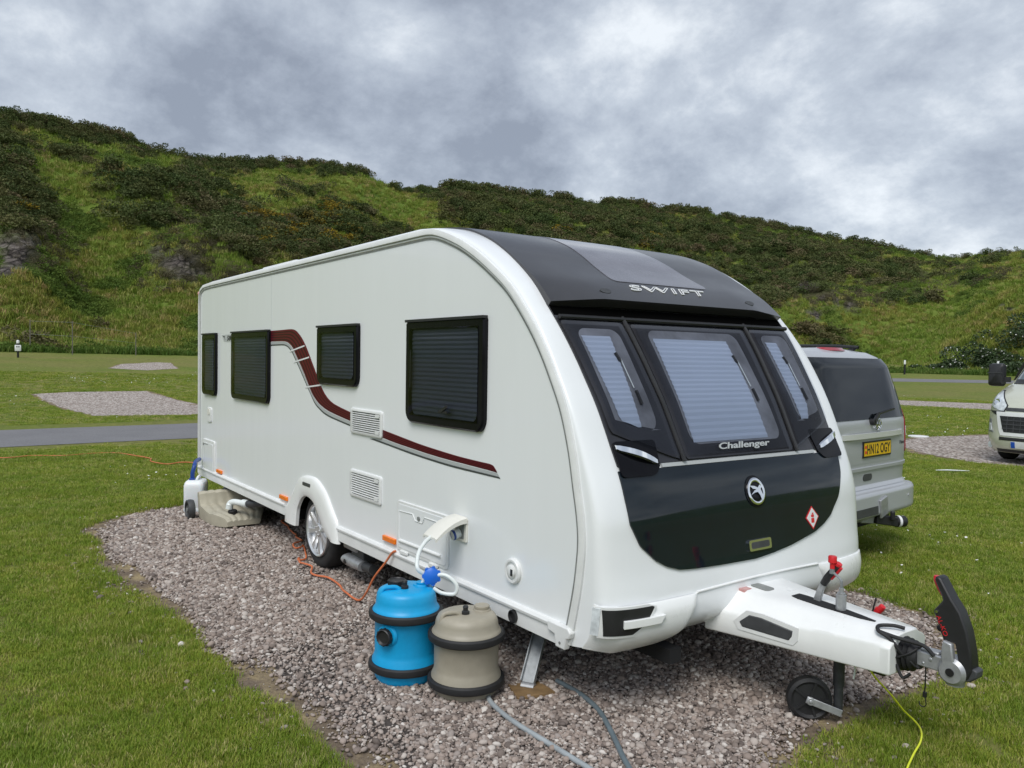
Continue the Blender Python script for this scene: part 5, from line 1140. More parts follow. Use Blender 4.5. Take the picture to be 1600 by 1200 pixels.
# ------------------------------------------------------------------ WATER CARRIERS, HOSES, CABLES
def barrel(name, label, o, mm, hs, cap_black, rot, drum_port):
    """rolling water carrier: drum with two rubber tyres"""
    x0,y0 = o; t = thing(name, label, 'water barrel', (x0,y0,0), 'rolling water barrels beside the caravan')
    R = .172; zl, zu, zt = .085*hs+.005, .36*hs, .49*hs
    m = MB(); m.lathe([(.03,.012),(.12,.006),(.15,.010),(.163,.03),(.166,zl-.025),(.178,zl-.015),(.178,zl+.03),(.166,zl+.055),(R-.008,zl+.075),(R-.007,zu-.03),(R+.006,zu-.015),(R+.006,zu+.02),(R-.002,zu+.032),(R-.010,zu+.042),(R-.013,zu+.07),(R-.017,zt-.028),(R-.026,zt-.011),(R-.046,zt-.002),(.04,zt),(.001,zt)], (x0,y0,0), (0,0,1), 64)
    m.build('drum', mm, t, sharp=45)
    for z in (zl,zu):
        m = MB(); m.lathe([(.174,-.020),(.188,-.021),(.196,-.014),(.198,0),(.196,.014),(.188,.021),(.174,.020)], (x0,y0,z), (0,0,1), 64); m.build('tyre', M_RUBBER, t)
    cr_, sr_ = cos(rot), sin(rot); P = lambda u,v,z: (x0+u*cr_-v*sr_, y0+u*sr_+v*cr_, z)
    # raised neck with screw cap, vent plug, moulded grip
    m = MB(); m.lathe([(.046,-.02),(.046,.004),(.044,.007),(.001,.007)] , P(.075,.045,zt), (0,0,1), 28); m.build('filler_neck', mm, t)
    if cap_black:
        m = MB(); m.lathe([(.045,0),(.047,.004),(.047,.028),(.043,.032),(.038,.026),(.001,.024)], P(-.055,.035,zt-.002), (0,0,1), 28)
        for k in range(14): a = 6.283*k/14; q = P(-.055+.047*cos(a),.035+.047*sin(a),0); m.cyl((q[0],q[1],zt+.004),(q[0],q[1],zt+.024),.004,n=6)
        m.build('screw_cap', M_BLACKPL, t)
        m = MB(); m.lathe([(.028,0),(.030,.003),(.030,.008),(.022,.009),(.001,.003)], P(.075,.045,zt+.0075), (0,0,1), 24); m.build('opening', M_BLUE, t)
    else:
        m = MB(); m.lathe([(.038,0),(.040,.003),(.040,.016),(.036,.019),(.001,.014)], P(.075,.045,zt+.006), (0,0,1), 28); m.build('screw_cap', mm, t)
    m = MB(); m.lathe([(.020,0),(.020,.016),(.013,.020),(.013,.034),(.015,.036),(.012,.044),(.001,.045)], P(-.005,-.03,zt-.002), (0,0,1), 16); m.build('vent_plug', M_BLACKPL, t)
    m = MB(); m.tube([P(-.125,-.075,zt-.03),P(-.115,-.07,zt+.004),P(-.09,-.06,zt+.012),P(-.05,-.045,zt+.010),P(-.030,-.04,zt-.004)],.011,10,4); m.build('grip', mm, t)
    if drum_port:
        d = np.array([CAM[0]-x0,CAM[1]-y0]); a = atan2(d[1],d[0])-.62; dv = np.array([cos(a),sin(a),0]); z = zu-.085
        m = MB(); m.lathe([(.060,0),(.052,.012),(.001,.014)],np.array([x0,y0,z])+dv*(R-.012),dv,32); m.build('side_boss', mm, t)
        m = MB(); m.lathe([(.040,0),(.043,.004),(.043,.026),(.038,.030),(.030,.020),(.001,.018)],np.array([x0,y0,z])+dv*(R+.002),dv,28)
        for k in range(12): aa_ = 6.283*k/12; q = np.array([x0,y0,z])+dv*(R+.008)+np.array([-dv[1],dv[0],0])*.043*cos(aa_)+np.array([0,0,.043*sin(aa_)]); m.cyl(q,q+dv*.018,.004,n=6)
        m.build('side_cap', M_BLACKPL, t)
    return t
RTA = atan2(RH[1],RH[0])
barrel('water_barrel','bright blue rolling water barrel with black tyres and the white hose in its top',(5.872,-.412),M_BLUE,1.0,True,RTA,True)
barrel('water_barrel','taupe rolling waste barrel with black tyres in front of the blue one',(6.212,-.247),M_BEIGE,.85,False,RTA,False)

hs = thing('water_hose','white hose with a blue float running from the caravan inlet into the blue barrel','hose',(5.9,-.33,.47))
bn = np.array([5.872,-.412,0])+.075*np.array([cos(RTA),sin(RTA),0])+.045*np.array([-sin(RTA),cos(RTA),0])
m = MB(); m.tube([(5.76,-.195,.712),(5.775,-.245,.69),(5.80,-.30,.64),(5.85,-.335,.575),(bn[0]-.01,bn[1]+.03,.53),(bn[0],bn[1],.485)],.0115,12,6)
flp = np.array([bn[0]+.055,bn[1]+.03,.545])
m.tube([flp,flp+np.array([.06,.05,.01]),flp+np.array([.105,.09,-.035]),flp+np.array([.10,.085,-.085]),flp+np.array([.05,.035,-.085]),flp+np.array([.02,.0,-.06])],.0105,12,6)
m.tube([(bn[0],bn[1],.485),(bn[0]+.02,bn[1]+.01,.525),tuple(flp)],.0105,12,4)
m.build('tube', M_HOSE, hs)
m = MB(); dv = nrm(np.array([.3,.2,.9])); dv = nrm(np.array([CAM[0]-flp[0],CAM[1]-flp[1],.4]))
m.lathe([(.001,-.028),(.024,-.027),(.043,-.018),(.045,0),(.043,.018),(.024,.027),(.001,.028)],flp,dv,28)
a1 = nrm(np.cross(dv,(0,0,1))); a2 = np.cross(dv,a1)
for k in range(7): a = 6.283*k/7; m.cyl(flp+(a1*cos(a)+a2*sin(a))*.040-dv*.016,flp+(a1*cos(a)+a2*sin(a))*.040+dv*.016,.012,n=10)
m.build('float', M_FLOAT, hs, sharp=50)

# flat waste-water carrier
ww = thing('waste_carrier','khaki flat waste water carrier with grey wheels under the caravan side','waste carrier',(1.4,0,0))
def wsec(x, top, k, bot):  # cross-section with ribs
    ysx = np.linspace(-.27*k,.27*k,33); rb = lambda y: .008*(abs(((y/(.54*k)+.5)*6)%1-.5)*2>.55)*(abs(y)<.235*k)
    return [(x,y+.005,top-rb(y)*(1 if top<.285 else .6)-.012*(abs(y)/(.27*k))**6) for y in ysx]+[(x,.27*k+.004,top-.03),(x,.25*k,bot),(x,-.25*k,bot),(x,-.27*k+.004,top-.03)]
R = [wsec(x,t_,k,b) for x,t_,k,b in ((1.06,.20,.93,.06),(1.07,.29,.96,.04),(1.10,.305,.98,.035),(1.16,.305,.99,.03),(1.185,.29,1,.03),(1.20,.225,1,.03),(1.23,.185,1,.03),(1.40,.165,1,.03),(1.55,.15,.98,.03),(1.57,.16,.97,.03),(1.68,.150,.80,.03),(1.755,.13,.66,.035),(1.785,.10,.60,.045))]
m = MB(); m.rings(R); m.build('tank', M_OLIVE, ww, sharp=40)
for y,sg in ((-.315,-1),(.325,1)):
    m = MB(); m.lathe([(.03,-.035),(.08,-.036),(.098,-.032),(.104,-.01),(.104,.01),(.098,.032),(.08,.034),(.074,.012),(.045,.012),(.04,.028),(.001,.03)],(1.02,y,.106),(0,sg,0),36)
    w = m.build('wheel', M_GREYPL, ww, sharp=40)
    m = MB(); m.cyl((1.02,y+sg*.012,.106),(1.02,y+sg*.034,.106),.022,n=14); m.build('hub', M_SEAL, w)
m = MB(); m.lathe([(.040,-.01),(.040,.028),(.036,.032),(.001,.030)],(1.66,-.07,.15),(.1,-.1,1),24)
for k in range(12): a = 6.283*k/12; m.cyl((1.66+.041*cos(a),-.07+.041*sin(a),.148),(1.664+.041*cos(a),-.074+.041*sin(a),.176),.004,n=6)
m.build('screw_cap', M_BLACKPL, ww)
dp_ = thing('drain_pipe','white elbow and grey waste pipe leading to the flat waste carrier','pipe',(1.9,.05,.2))
m = MB(); m.tube([(1.64,-.10,.215),(1.63,-.085,.245),(1.68,-.06,.262),(1.78,-.02,.262),(1.84,.0,.265)],.030,14,4); m.cyl((1.625,-.095,.19),(1.63,-.09,.235),.035); m.cyl((1.80,-.012,.264),(1.87,.012,.266),.038); m.build('elbow', M_HOSE, dp_)
m = MB(); m.tube([(1.86,.01,.266),(1.98,.06,.28),(2.12,.14,.30),(2.22,.25,.33)],.033,14,4); m.build('pipe', M_GREYPL, dp_)
# white jerrycan with blue spout
jc = thing('jerrycan','white plastic jerrycan with a blue spout at the rear corner of the caravan','jerrycan',(.35,-.25,0))
ja = -.45; P = lambda u,v,z: (.60+u*cos(ja)-v*sin(ja), -.15+u*sin(ja)+v*cos(ja), z)
R = []
for z,k in ((.004,.92),(.015,1),(.05,1),(.055,.985),(.07,.985),(.075,1),(.27,1),(.30,.99),(.325,.93),(.345,.80),(.352,.6)): R.append([P(u*k,v*k,z) for u,v in rrect(-.14,.14,-.105,.105,.04,5)])
m = MB(); m.rings(R); m.build('tank', M_NATURAL, jc, sharp=50)
m = MB(); m.tube([P(-.06,0,.345),P(-.06,.03,.375),P(.02,.03,.385),P(.08,.02,.35)],.014,10,4); m.build('handle', M_NATURAL, jc)
m = MB(); q = np.array(P(.03,-.03,.345)); m.lathe([(.036,0),(.038,.006),(.034,.022),(.024,.026)],q,(0,0,1),20); m.tube([q+np.array([0,0,.02]),q+np.array([.005,.0,.08]),q+np.array([-.005,.02,.15]),q+np.array([-.09,.05,.178]),q+np.array([-.22,.10,.182]),q+np.array([-.34,.16,.182])],.022,14,5); m.build('spout', M_NAVY, jc)
# ply pad under the steady
m = MB(); m.prism([(6.300,-.045),(6.468,-.105),(6.515,.095),(6.360,.110)], lambda u,v:(u,v,.014), lambda u,v:(u,v,.028+.02*(u-6.3)))
o = m.build('wooden_pad', M_BOARD, None, bevel=.002); tag(recenter(o),'brown wooden board under the steel corner leg','board')
# pipes on the ground
m = MB(); m.tube([(6.30,-.16,.035),(6.371,-.215,.026),(6.45,-.243,.024),(6.579,-.262,.024),(6.72,-.268,.024),(6.878,-.264,.024),(7.114,-.259,.024),(7.35,-.25,.022)],.0125,12,6); tag(recenter(m.build('grey_hose', M_GREYHOSE)),'light grey hose running over the gravel from the taupe barrel','hose')
m = MB(); m.tube([(6.40,.20,.024),(6.459,.195,.027),(6.58,.195,.024),(6.703,.172,.024),(6.81,.135,.024),(6.924,.076,.024),(7.05,.005,.024),(7.201,-.084,.024),(7.35,-.16,.024)],.0125,12,6); tag(recenter(m.build('slate_hose', M_BLUEGREY)),'dark blue-grey hose lying on the gravel below the front of the caravan','hose')
# orange mains cable: over the lawn, under the caravan, up to the locker
m = MB()
path = [(1.72,.66),(1.75,.40),(1.898,.372),(2.05,.35),(2.164,.313),(2.313,.30),(2.45,.28),(2.547,.24),(2.66,.25),(2.726,.206),(2.80,.12),(2.910,.096),(2.92,.15),(2.883,.175),(2.96,.16),(3.148,.095),(3.28,.05),(3.326,.02),(3.34,-.04),(3.30,-.02),(3.391,-.048),(3.47,-.045),(3.609,-.032),(3.74,-.09),(3.860,-.097),(3.985,-.05),(4.166,-.045),(4.32,-.085),(4.44,-.10),(4.53,-.095)]
P3_ = [(x,y,.040+.006*sin(i*2.1)) for i,(x,y) in enumerate(path)]+[(4.62,-.09,.045),(4.70,-.085,.11),(4.80,-.075,.24),(4.90,-.05,.35),(4.975,-.035,.435),(5.0,-.02,.452)]
lw_ = [(-8.0,-3.4),(-6.6,-2.2),(-5.55,-1.86),(-5.1,-1.55),(-5.3,-1.2),(-5.02,-.77),(-5.15,-.35),(-5.05,.0),(-4.5,.18),(-4.05,.33),(-3.6,.25),(-3.25,.40),(-3.25,.62),(-3.05,.85),(-1.8,1.1),(-.4,1.25),(.9,1.0),(1.55,.85)]
P0_ = [(x,y,.036+.014*sin(i*1.7)**2) for i,(x,y) in enumerate(lw_)]
m.tube(P0_+P3_,.0075,8,7); tag(recenter(m.build('mains_cable', M_ORCABLE)),'orange mains cable snaking over the lawn and gravel to the caravan locker','cable')
m = MB(); m.tube([(7.70,.93,.352),(7.705,.98,.30),(7.71,1.10,.20),(7.715,1.21,.10),(7.735,1.27,.045),(7.80,1.20,.045),(7.86,1.08,.05),(7.91,.914,.05),(7.98,.72,.05),(8.10,.50,.05)],.0042,8,6); tag(recenter(m.build('yellow_cord', M_YELLOW)),'thin bright yellow cord hanging from the drawbar onto the grass','cord')
# litter and small things on the grass
q = [CAM[0]+12.6*(FH[0]+.556*RH[0]), CAM[1]+12.6*(FH[1]+.556*RH[1])]
m = MB(); m.tube([(q[0]-.16,q[1]-.2,.05),(q[0]-.05,q[1]-.06,.055),(q[0]+.06,q[1]+.07,.052),(q[0]+.16,q[1]+.22,.05)],[.005,.012,.011,.004],6,3); tag(recenter(m.build('white_strip', M_HOSE)),'thin white strip of litter on the lawn in front of the motorhome','litter')
q = [CAM[0]+19.0*(FH[0]+.512*RH[0]), CAM[1]+19.0*(FH[1]+.512*RH[1])]
m = MB(); m.lathe([(.001,0),(.23,0),(.23,.02),(.21,.03),(.001,.035)],(q[0],q[1],.0),(0,0,1),28); tag(recenter(m.build('drain_cover', M_BOLLW)),'round white cover lying at the edge of the gravel beyond the van','cover')

# ------------------------------------------------------------------ POSTS AND FENCE
def polar_pt(px, depth): u = (px-800)/1245.6; return np.array([CAM[0]+depth*(FH[0]+u*RH[0]), CAM[1]+depth*(FH[1]+u*RH[1])])
q = polar_pt(28,46.0); z0 = float(gz(q[0],q[1]))
t = thing('hookup_post','white and black electric hook-up post on the lawn at the far left','hook-up post',(q[0],q[1],z0))
m = MB(); m.cyl((q[0],q[1],z0),(q[0]+.02,q[1],z0+.42),.055); m.build('stem', M_INK, t)
m = MB(); d2 = nrm([CAM[0]-q[0],CAM[1]-q[1]]); s2 = np.array([-d2[1],d2[0]])
R = [[(q[0]+s2[0]*a*k+d2[0]*b*k,q[1]+s2[1]*a*k+d2[1]*b*k,z) for a,b in rrect(-.16,.16,-.10,.10,.03,3)] for z,k in ((z0+.38,.9),(z0+.41,1),(z0+.70,1),(z0+.73,.9))]; m.rings(R); m.build('socket_box', M_BOLLW, t)
for k in (0,1):
    m = MB(); m.add([(q[0]+s2[0]*a+d2[0]*.108,q[1]+s2[1]*a+d2[1]*.108,z) for a,z in ((-.09+.10*k,z0+.60),(-.02+.10*k,z0+.60),(-.02+.10*k,z0+.66),(-.09+.10*k,z0+.66))],[(0,1,2,3)]); m.build('socket_cover', M_GREYPL, t)
m = MB(); m.cyl((q[0],q[1],z0+.72),(q[0],q[1],z0+.82),.09); m.build('collar', M_INK, t)
m = MB(); m.lathe([(.075,0),(.08,.02),(.08,.14),(.05,.19),(.001,.20)],(q[0],q[1],z0+.82),(0,0,1),20); m.build('lamp_head', M_BOLLW, t)
def marker(px, depth, hgt, lab):
    q = polar_pt(px,depth); z0 = float(gz(q[0],q[1])); t = thing('marker_post',lab,'post',(q[0],q[1],z0),'black and white marker posts')
    m = MB(); m.cyl((q[0],q[1],z0-.05),(q[0],q[1],z0+hgt*.72),.075); m.build('stem', M_INK, t)
    m = MB(); m.lathe([(.078,0),(.078,hgt*.24),(.06,hgt*.28),(.001,hgt*.285)],(q[0],q[1],z0+hgt*.72),(0,0,1),18); m.build('cap', M_BOLLW, t)
marker(1413,66,1.18,'slim black post with a white cap standing alone beyond the silver van')
marker(1558.5,62,1.35,'black post with a white cap just behind the motorhome mirror')
# wire fence at the foot of the slope
ft = None; pts = []
for px,dp,hh in ((47,51.5,2.05),(113,51.0,2.15),(212,53.5,1.55)):
    q = polar_pt(px,dp); pts.append((q[0],q[1],float(gz(q[0],q[1])),hh))
ft = thing('wire_fence','thin wire fence on three wooden posts at the foot of the left slope','fence',(pts[1][0],pts[1][1],pts[1][2]))
for x,y,z,hh in pts: m = MB(); m.cyl((x,y,z-.1),(x+.02,y,z+hh),.032,.028,n=10); m.build('post', M_WIRE, ft)
for f in (.96,.55): m = MB(); m.tube([(x,y,z+hh*f) for x,y,z,hh in pts],.006,6,0); m.build('wire', M_STEEL, ft)

# flowering bush at the foot of the right slope: shrubs with white blossom
M_SHRUB = mat('shrub_leaf',(.034,.062,.016),.65,vary=(3,.5)); M_BLOS = mat('blossom_white',(.80,.80,.74),.6); M_BARK = mat('bark',(.06,.045,.035),.9,vary=(10,.3))
def shrub(px, depth, rx, rz, seed, lab):
    q = polar_pt(px,depth); r_ = np.random.default_rng(seed)
    rad,ang = polar(q[0],q[1]); rb = rbase(ang); rr_,_ = ridge(ang); tv = (rad-rb)/(rr_-rb)
    z0 = float(hill_xyz(np.array([ang]),np.array([tv]))[2][0]) if tv>0 else float(gz(q[0],q[1]))
    t = thing('flowering_shrub',lab,'shrub',(q[0],q[1],z0),'white-flowered shrubs on the right slope')
    lob = [(r_.normal(0,.5,3)*np.array([rx,rx,rz*.4])+np.array([0,0,rz*.45]), r_.uniform(.3,.5)) for _ in range(11)]
    vs,fs,bv,bf = [],[],[],[]
    o3 = np.array([q[0],q[1],z0-.1])
    for k in range(3400):
        c,s_ = lob[r_.integers(len(lob))]; d = nrm(r_.normal(0,1,3)+np.array([0,0,.3])); p = c+d*s_*np.array([rx,rx,rz*.8])*r_.uniform(.65,1.06); p[2] = max(p[2],.02)
        leafcard(vs,fs,o3+p,d+r_.normal(0,.6,3),nrm(r_.normal(0,1,3)),.20*r_.uniform(.6,1.3),.12)
    for k in range(60):
        c,s_ = lob[r_.integers(len(lob))]; d = nrm(r_.normal(0,1,3)+np.array([-FH[0]*.6,-FH[1]*.6,.5])); p = o3+c+d*s_*np.array([rx,rx,rz*.8])*1.05
        for j in range(3): leafcard(bv,bf,p+r_.normal(0,.03,3),r_.normal(0,1,3)+np.array([0,0,.6]),nrm(r_.normal(0,1,3)),.085,.075)
    m = MB(); m.add(vs,fs); m.build('foliage', M_SHRUB, t); m = MB(); m.add(bv,bf); m.build('blossom', M_BLOS, t)
    m = MB()
    for k in range(4): a = r_.uniform(0,6.28); m.tube([o3,o3+np.array([cos(a)*rx*.3,sin(a)*rx*.3,rz*.4]),o3+np.array([cos(a)*rx*.6,sin(a)*rx*.6,rz*.75])],[.06,.04,.02],6,3)
    m.build('stem', M_BARK, t)
shrub(1485,71,1.7,1.1,1,'low outermost shrub with white blossom, nearest the lone marker post')
shrub(1535,72,2.2,2.0,2,'tall middle shrub dotted with white blossom on the right slope')
shrub(1590,73,2.4,2.6,3,'largest white-flowered shrub, above the motorhome windscreen')
shrub(1570,69.5,2.0,1.2,4,'dark low shrub with few flowers below the tall middle shrub')

# ------------------------------------------------------------------ SILVER VAN (rear view); local x = right, y = forward
VA = 6.0; dr = 7.4; uu = (1436-800)/1245.6
vp = np.array([CAM[0],CAM[1]])+(dr+.1)*(FH[:2]+uu*RH[:2]); wv = np.array([-sin(radians(VA)),cos(radians(VA))]); vc = vp-.945*wv
van = thing('van','silver people carrier with a dark rear window and yellow plate parked beside the caravan','van',(vc[0],vc[1],0),None,radians(90+VA),True)
tilt = lambda z: float(np.interp(z,[.34,.42,.60,.66,.95,1.2,1.70,1.77,1.82],[.07,-.02,-.01,.05,.04,.05,.19,.25,.34]))
vhw = lambda z: float(np.interp(z,[.34,.6,.95,1.2,1.5,1.68,1.77,1.82],[.89,.93,.945,.94,.905,.865,.82,.74]))
def VP_(x, z, o=0.0): return np.array([x, tilt(z)+.11*min(1,abs(x)/vhw(z))**9-o, z])
ZL = np.concatenate([np.linspace(.34,1.82,34)])
def vring(y, top=0.0, nar=0.0, blend=1.0):
    zs = [z if z < 1.0 else 1.0+(z-1.0)*(1-top) for z in ZL]
    L = [(-(vhw(z0)-nar), y+blend*(tilt(z0)+.11), z) for z0,z in zip(ZL,zs)]
    ztop = zs[-1]; w = vhw(1.82)-nar
    roof = [(w*t, y+blend*(tilt(1.82)+.11), ztop+.035*(1-t*t)*(1-top)) for t in np.linspace(-.8,.8,9)]
    return L+roof+[(-x,yy,z) for x,yy,z in L[::-1]]
m = MB()
m.rings([vring(0),vring(.25),vring(1.2,0,0,.6),vring(2.6,0,0,.1),vring(3.1,.03,.0,0),vring(3.85,.42,.04,0),vring(4.2,.62,.06,0),vring(4.72,.75,.14,0),vring(4.80,.80,.22,0)])
patch(m, VP_, lambda z:-vhw(z), lambda z:vhw(z),   .34, 1.82, 0.0, .02, 34, 30, False)
w = vhw(1.82); m.rings([[VP_(x,1.82) for x in np.linspace(-w,w,15)],[(x,tilt(1.82)+.11,1.82+.035*max(0,1-(x/w)**2)) for x in np.linspace(-w,w,15)]],False)
m.build('body', M_SILVER, van, sharp=40)
# tailgate
m = MB(); patch(m, VP_, lambda z:-vhw(z)+.075, lambda z:vhw(z)-.075, .635, 1.755, .008, .016, 40, 30, False); tg = m.build('tailgate', M_SILVER, van, sharp=40)
m = MB(); a,b = rnd(lambda z:-vhw(z)+.060, lambda z:vhw(z)-.060, 1.235,1.735,.05,1.0); patch(m, VP_, a, b, 1.235, 1.765, .013, .006, 24, 24); m.build('rear_window', M_CARGLASS, tg)
m = MB(); patch(m, VP_, lambda z:-.50, lambda z:.70, 1.075,1.120, lambda u,v:.045-.03*abs((u-.1)/.6)**4, .02, 6, 30); m.build('chrome_strip', M_BRIGHT, tg)
m = MB(); a,b = rnd(lambda z:-.46+.0*(z), lambda z:.66-(1.08-z)*.25, .855,1.08,.05,1.0); patch(m, VP_, a, b, .855,1.08,.0095,.004,16,16); m.build('plate_recess', M_SILVER, tg)
PX0 = .15
m = MB(); patch(m, VP_, lambda z:PX0-.275, lambda z:PX0+.275, .905,1.045,.020,.012,4,8); pl = m.build('number_plate', M_BLACKPL, tg)
m = MB(); patch(m, VP_, lambda z:PX0-.26, lambda z:PX0+.26, .92,1.032,.0225,.003,4,8); m.build('plate_face', M_PLATEY, pl)
m = MB(); text_on(m,'HN12 OGY',lambda x,y,z: VP_(PX0-.212+x,.934+y,.0236+z),width=.455,height=.085,extrude=.0008,spacing=1.05,bold=.012); m.build('characters', M_INK, pl)
m = MB(); patch(m, VP_, lambda z:PX0-.252, lambda z:PX0-.222, .985,1.01,.0236,.001,3,3); m.build('plate_mark', M_RED, pl); m = MB(); patch(m, VP_, lambda z:PX0-.252, lambda z:PX0-.222, .94,.965,.0236,.001,3,3); m.build('plate_mark', M_RED, pl)
m = MB(); text_on(m,'Viano',lambda x,y,z: VP_(.63+x,.985+y,.0095+z),width=.155,height=.034,extrude=.001,shear=.1); m.build('lettering', M_GREYPL, tg)
m = MB(); patch(m, VP_, lambda z:-vhw(z)+.03, lambda z:vhw(z)-.03, .795,.822,.022,.02,4,30); m.build('crease_trim', M_SILVER, tg)
m = MB(); a,b = rnd(lambda z:-.085, lambda z:.085,.70,.76,.029,1.0); patch(m, VP_, a,b,.70,.76,.012,.006,8,8); m.build('grab_recess', M_GREYPL, tg)
# star badge and wiper
bc = VP_(.17,1.185,.02); m = MB(); n = 28
m.rings([[bc+np.array([r*cos(t),-o,r*sin(t)]) for t in np.linspace(0,6.283,n,endpoint=False)] for r,o in ((.052,-.012),(.052,.004),(.046,.008),(.041,.004),(.041,-.012))],True,False)
for k in range(3): a = pi/2+2.0944*k; m.bar(bc,bc+np.array([.044*cos(a),0,.044*sin(a)]),.010,.010,(0,1,0))
m.build('badge', M_CHROME, tg)
m = MB(); m.cyl(VP_(.05,1.21,.0),VP_(.05,1.21,.05),.028); m.bar(VP_(.05,1.21,.045),VP_(.17,1.275,.04),.03,.02,(0,1,0)); m.bar(VP_(.15,1.272,.035),VP_(.55,1.31,.022),.014,.016,(0,1,0)); m.build('wiper', M_BLACKPL, tg)
# lamps
for sg in (-1,1):
    f = (lambda z: vhw(z)-.115, lambda z: vhw(z)+.0) if sg>0 else (lambda z:-vhw(z)-.0, lambda z:-vhw(z)+.115)
    m = MB(); a,b = rnd(*f,.90,1.30,.03,1.0); patch(m, VP_, a, b, .90,1.30,.016,.02,16,8)
    xs = sg; R = [[(sg*(vhw(z)+.008), tilt(z)+.11+d, z) for d in (-.02,.12)] for z in np.linspace(.91,1.29,12)]; m.rings(R,False); tl = m.build('tail_lamp', M_TAIL, van, sharp=60)
    m = MB(); a,b = rnd(*f,1.05,1.14,.02,1.0); patch(m, VP_, a, b, 1.05,1.14,.020,.004,6,5); m.build('clear_lens', M_CLEARLENS, tl)
    f2 = (lambda z: vhw(z)-.05, lambda z: vhw(z)+.0) if sg>0 else (lambda z:-vhw(z), lambda z:-vhw(z)+.05)
    m = MB(); patch(m, VP_, *f2, .715,.775,.014,.02,6,5); m.build('reflector', M_TAIL, van)
m = MB(); m.prism([(.26*cos(a),.09*sin(a)) for a in np.linspace(0,6.283,26,endpoint=False)], lambda u,v:(.05+u,.44+v,1.830), lambda u,v:(.05+u*.8,.44+v*.7,1.858)); m.build('brake_lamp', M_TAIL, van)
m = MB(); patch(m, VP_, lambda z:-vhw(z)-.005, lambda z:vhw(z)+.005, .36,.615,lambda u,v:.055-.10*max(0,(.42-v)/.06)*.5,.06,14,30,False); bmp = m.build('bumper', M_SILVER, van, sharp=50)
m = MB(); patch(m, VP_, lambda z:-.62, lambda z:-.02, .43,.50,.057,.003,4,10); m.build('step_recess', M_GREYPL, bmp)
for x in (-.45,.62): m = MB(); m.cyl(VP_(x,.53,.05),VP_(x,.53,.060),.012,n=14); m.build('parking_sensor', M_SILVER, bmp)
# tow bar with its ball, and underside
m = MB(); m.bar(VP_(.06,.56,.065),VP_(.10,.40,.075),.14,.02,(0,1,0)); m.bar((.0,.10,.36),(.16,-.06,.36),.07,.07); tb = m.build('tow_bar', M_CAST, van, bevel=.006)
m = MB(); m.bar((.06,.0,.37),(.26,-.10,.335),.09,.08); m.cyl((.26,-.10,.335),(.34,-.15,.335),.050); m.cyl((.16,-.12,.36),(.16,-.12,.44),.02); m.build('tow_ball_mount', M_BLACKPL, tb, bevel=.008)
m = MB(); m.cyl((.275,-.11,.335),(.295,-.122,.335),.0515); m.build('white_band', M_BOLLW, tb)
m = MB(); m.box((-.85,.2,.24),(.85,4.5,.36)); m.build('underbody', M_DARK, van)
for x in (-.78,.78):
    for y in (.95,4.0):
        sg = 1 if x>0 else -1
        m = MB(); m.lathe([(.2,-.10),(.30,-.10),(.325,-.07),(.325,.07),(.30,.095),(.2,.09)],(x,y,.325),(sg,0,0),36); w_ = m.build('wheel', M_TYRE, van)
        m = MB(); m.lathe([(.205,.08),(.20,.095),(.15,.08),(.03,.09),(.001,.095)],(x,y,.325),(sg,0,0),30); m.build('rim', M_ALLOY, w_)
for sg in (-1,1):
    for y0,y1 in ((.55,1.75),(1.85,2.85),(2.95,3.6)):
        m = MB(); zt_ = 1.66 if y1<3.5 else 1.50
        m.add([(sg*(vhw(z)+.006),y,z) for y,z in ((y0,1.22),(y1,1.22),(y1,zt_),(y0,zt_))],[(0,1,2,3)]); m.build('side_window', M_CARGLASS, van)
    m = MB(); m.tube([(sg*.66,.55,1.84),(sg*.66,.65,1.885),(sg*.66,2.9,1.885),(sg*.66,3.0,1.84)],.016,8,3); m.build('roof_rail', M_BLACKPL, van)
m = MB(); m.add([(x,3.32+d,z) for x,d,z in ((-.74,0,1.72),(.74,0,1.72),(.86,.55,1.36),(-.86,.55,1.36))],[(0,1,2,3)]); m.build('windscreen', M_CARGLASS, van)

# ------------------------------------------------------------------ CREAM MOTORHOME (front corner in view); local x = +X, y = backwards
mh = thing('motorhome','cream motorhome facing the camera with black mirrors on a gravel pitch at the right edge','motorhome',(3.95,12.72,0),None,0,True)
MPR = np.array([(.10,.20),(.02,.26),(-.02,.40),(-.01,.52),(.0,.60),(.015,.75),(.04,.90),(.09,1.02),(.20,1.15),(.40,1.26),(.66,1.36),(.86,1.42),(1.06,1.58),(1.34,1.82),(1.62,2.06),(1.86,2.22),(2.2,2.32)])
def mprof(v): n=len(MPR)-1; x=min(max(v,0),1)*n; i=int(min(floor(x),n-1)); t=x-i; p0,p1,p2,p3=MPR[max(i-1,0)],MPR[i],MPR[i+1],MPR[min(i+2,n)]; return .5*((2*p1)+(-p0+p2)*t+(2*p0-5*p1+4*p2-p3)*t*t+(-p0+3*p1-3*p2+p3)*t**3)
mhw = lambda z: float(np.interp(z,[.2,.5,1.0,1.3,1.45,2.1,2.35],[.96,1.0,1.0,.975,.95,.87,.84]))
def vz(z): vs_ = np.linspace(0,1,200); return float(np.interp(z,[mprof(v)[1] for v in vs_],vs_))
def MP0(x, v): q = mprof(v); k = min(1,abs(x)/mhw(q[1])); return np.array([x, q[0]+.09*k**2+.30*k**7, q[1]])
def MP(x, v, o=0.0):
    e=2e-3; n_ = nrm(np.cross(MP0(x+e,v)-MP0(x-e,v), MP0(x,min(v+e,1))-MP0(x,max(v-e,0)))); return MP0(x,v)+n_*o
m = MB(); patch(m, MP, lambda v:-mhw(mprof(v)[1]), lambda v:mhw(mprof(v)[1]), 0,1,0,.02,60,40,False)
def mside(sg, y): return [(sg*mhw(z),max(y,mprof(vz(z))[0]+.39),z) for z in np.linspace(.2,2.3,22)]
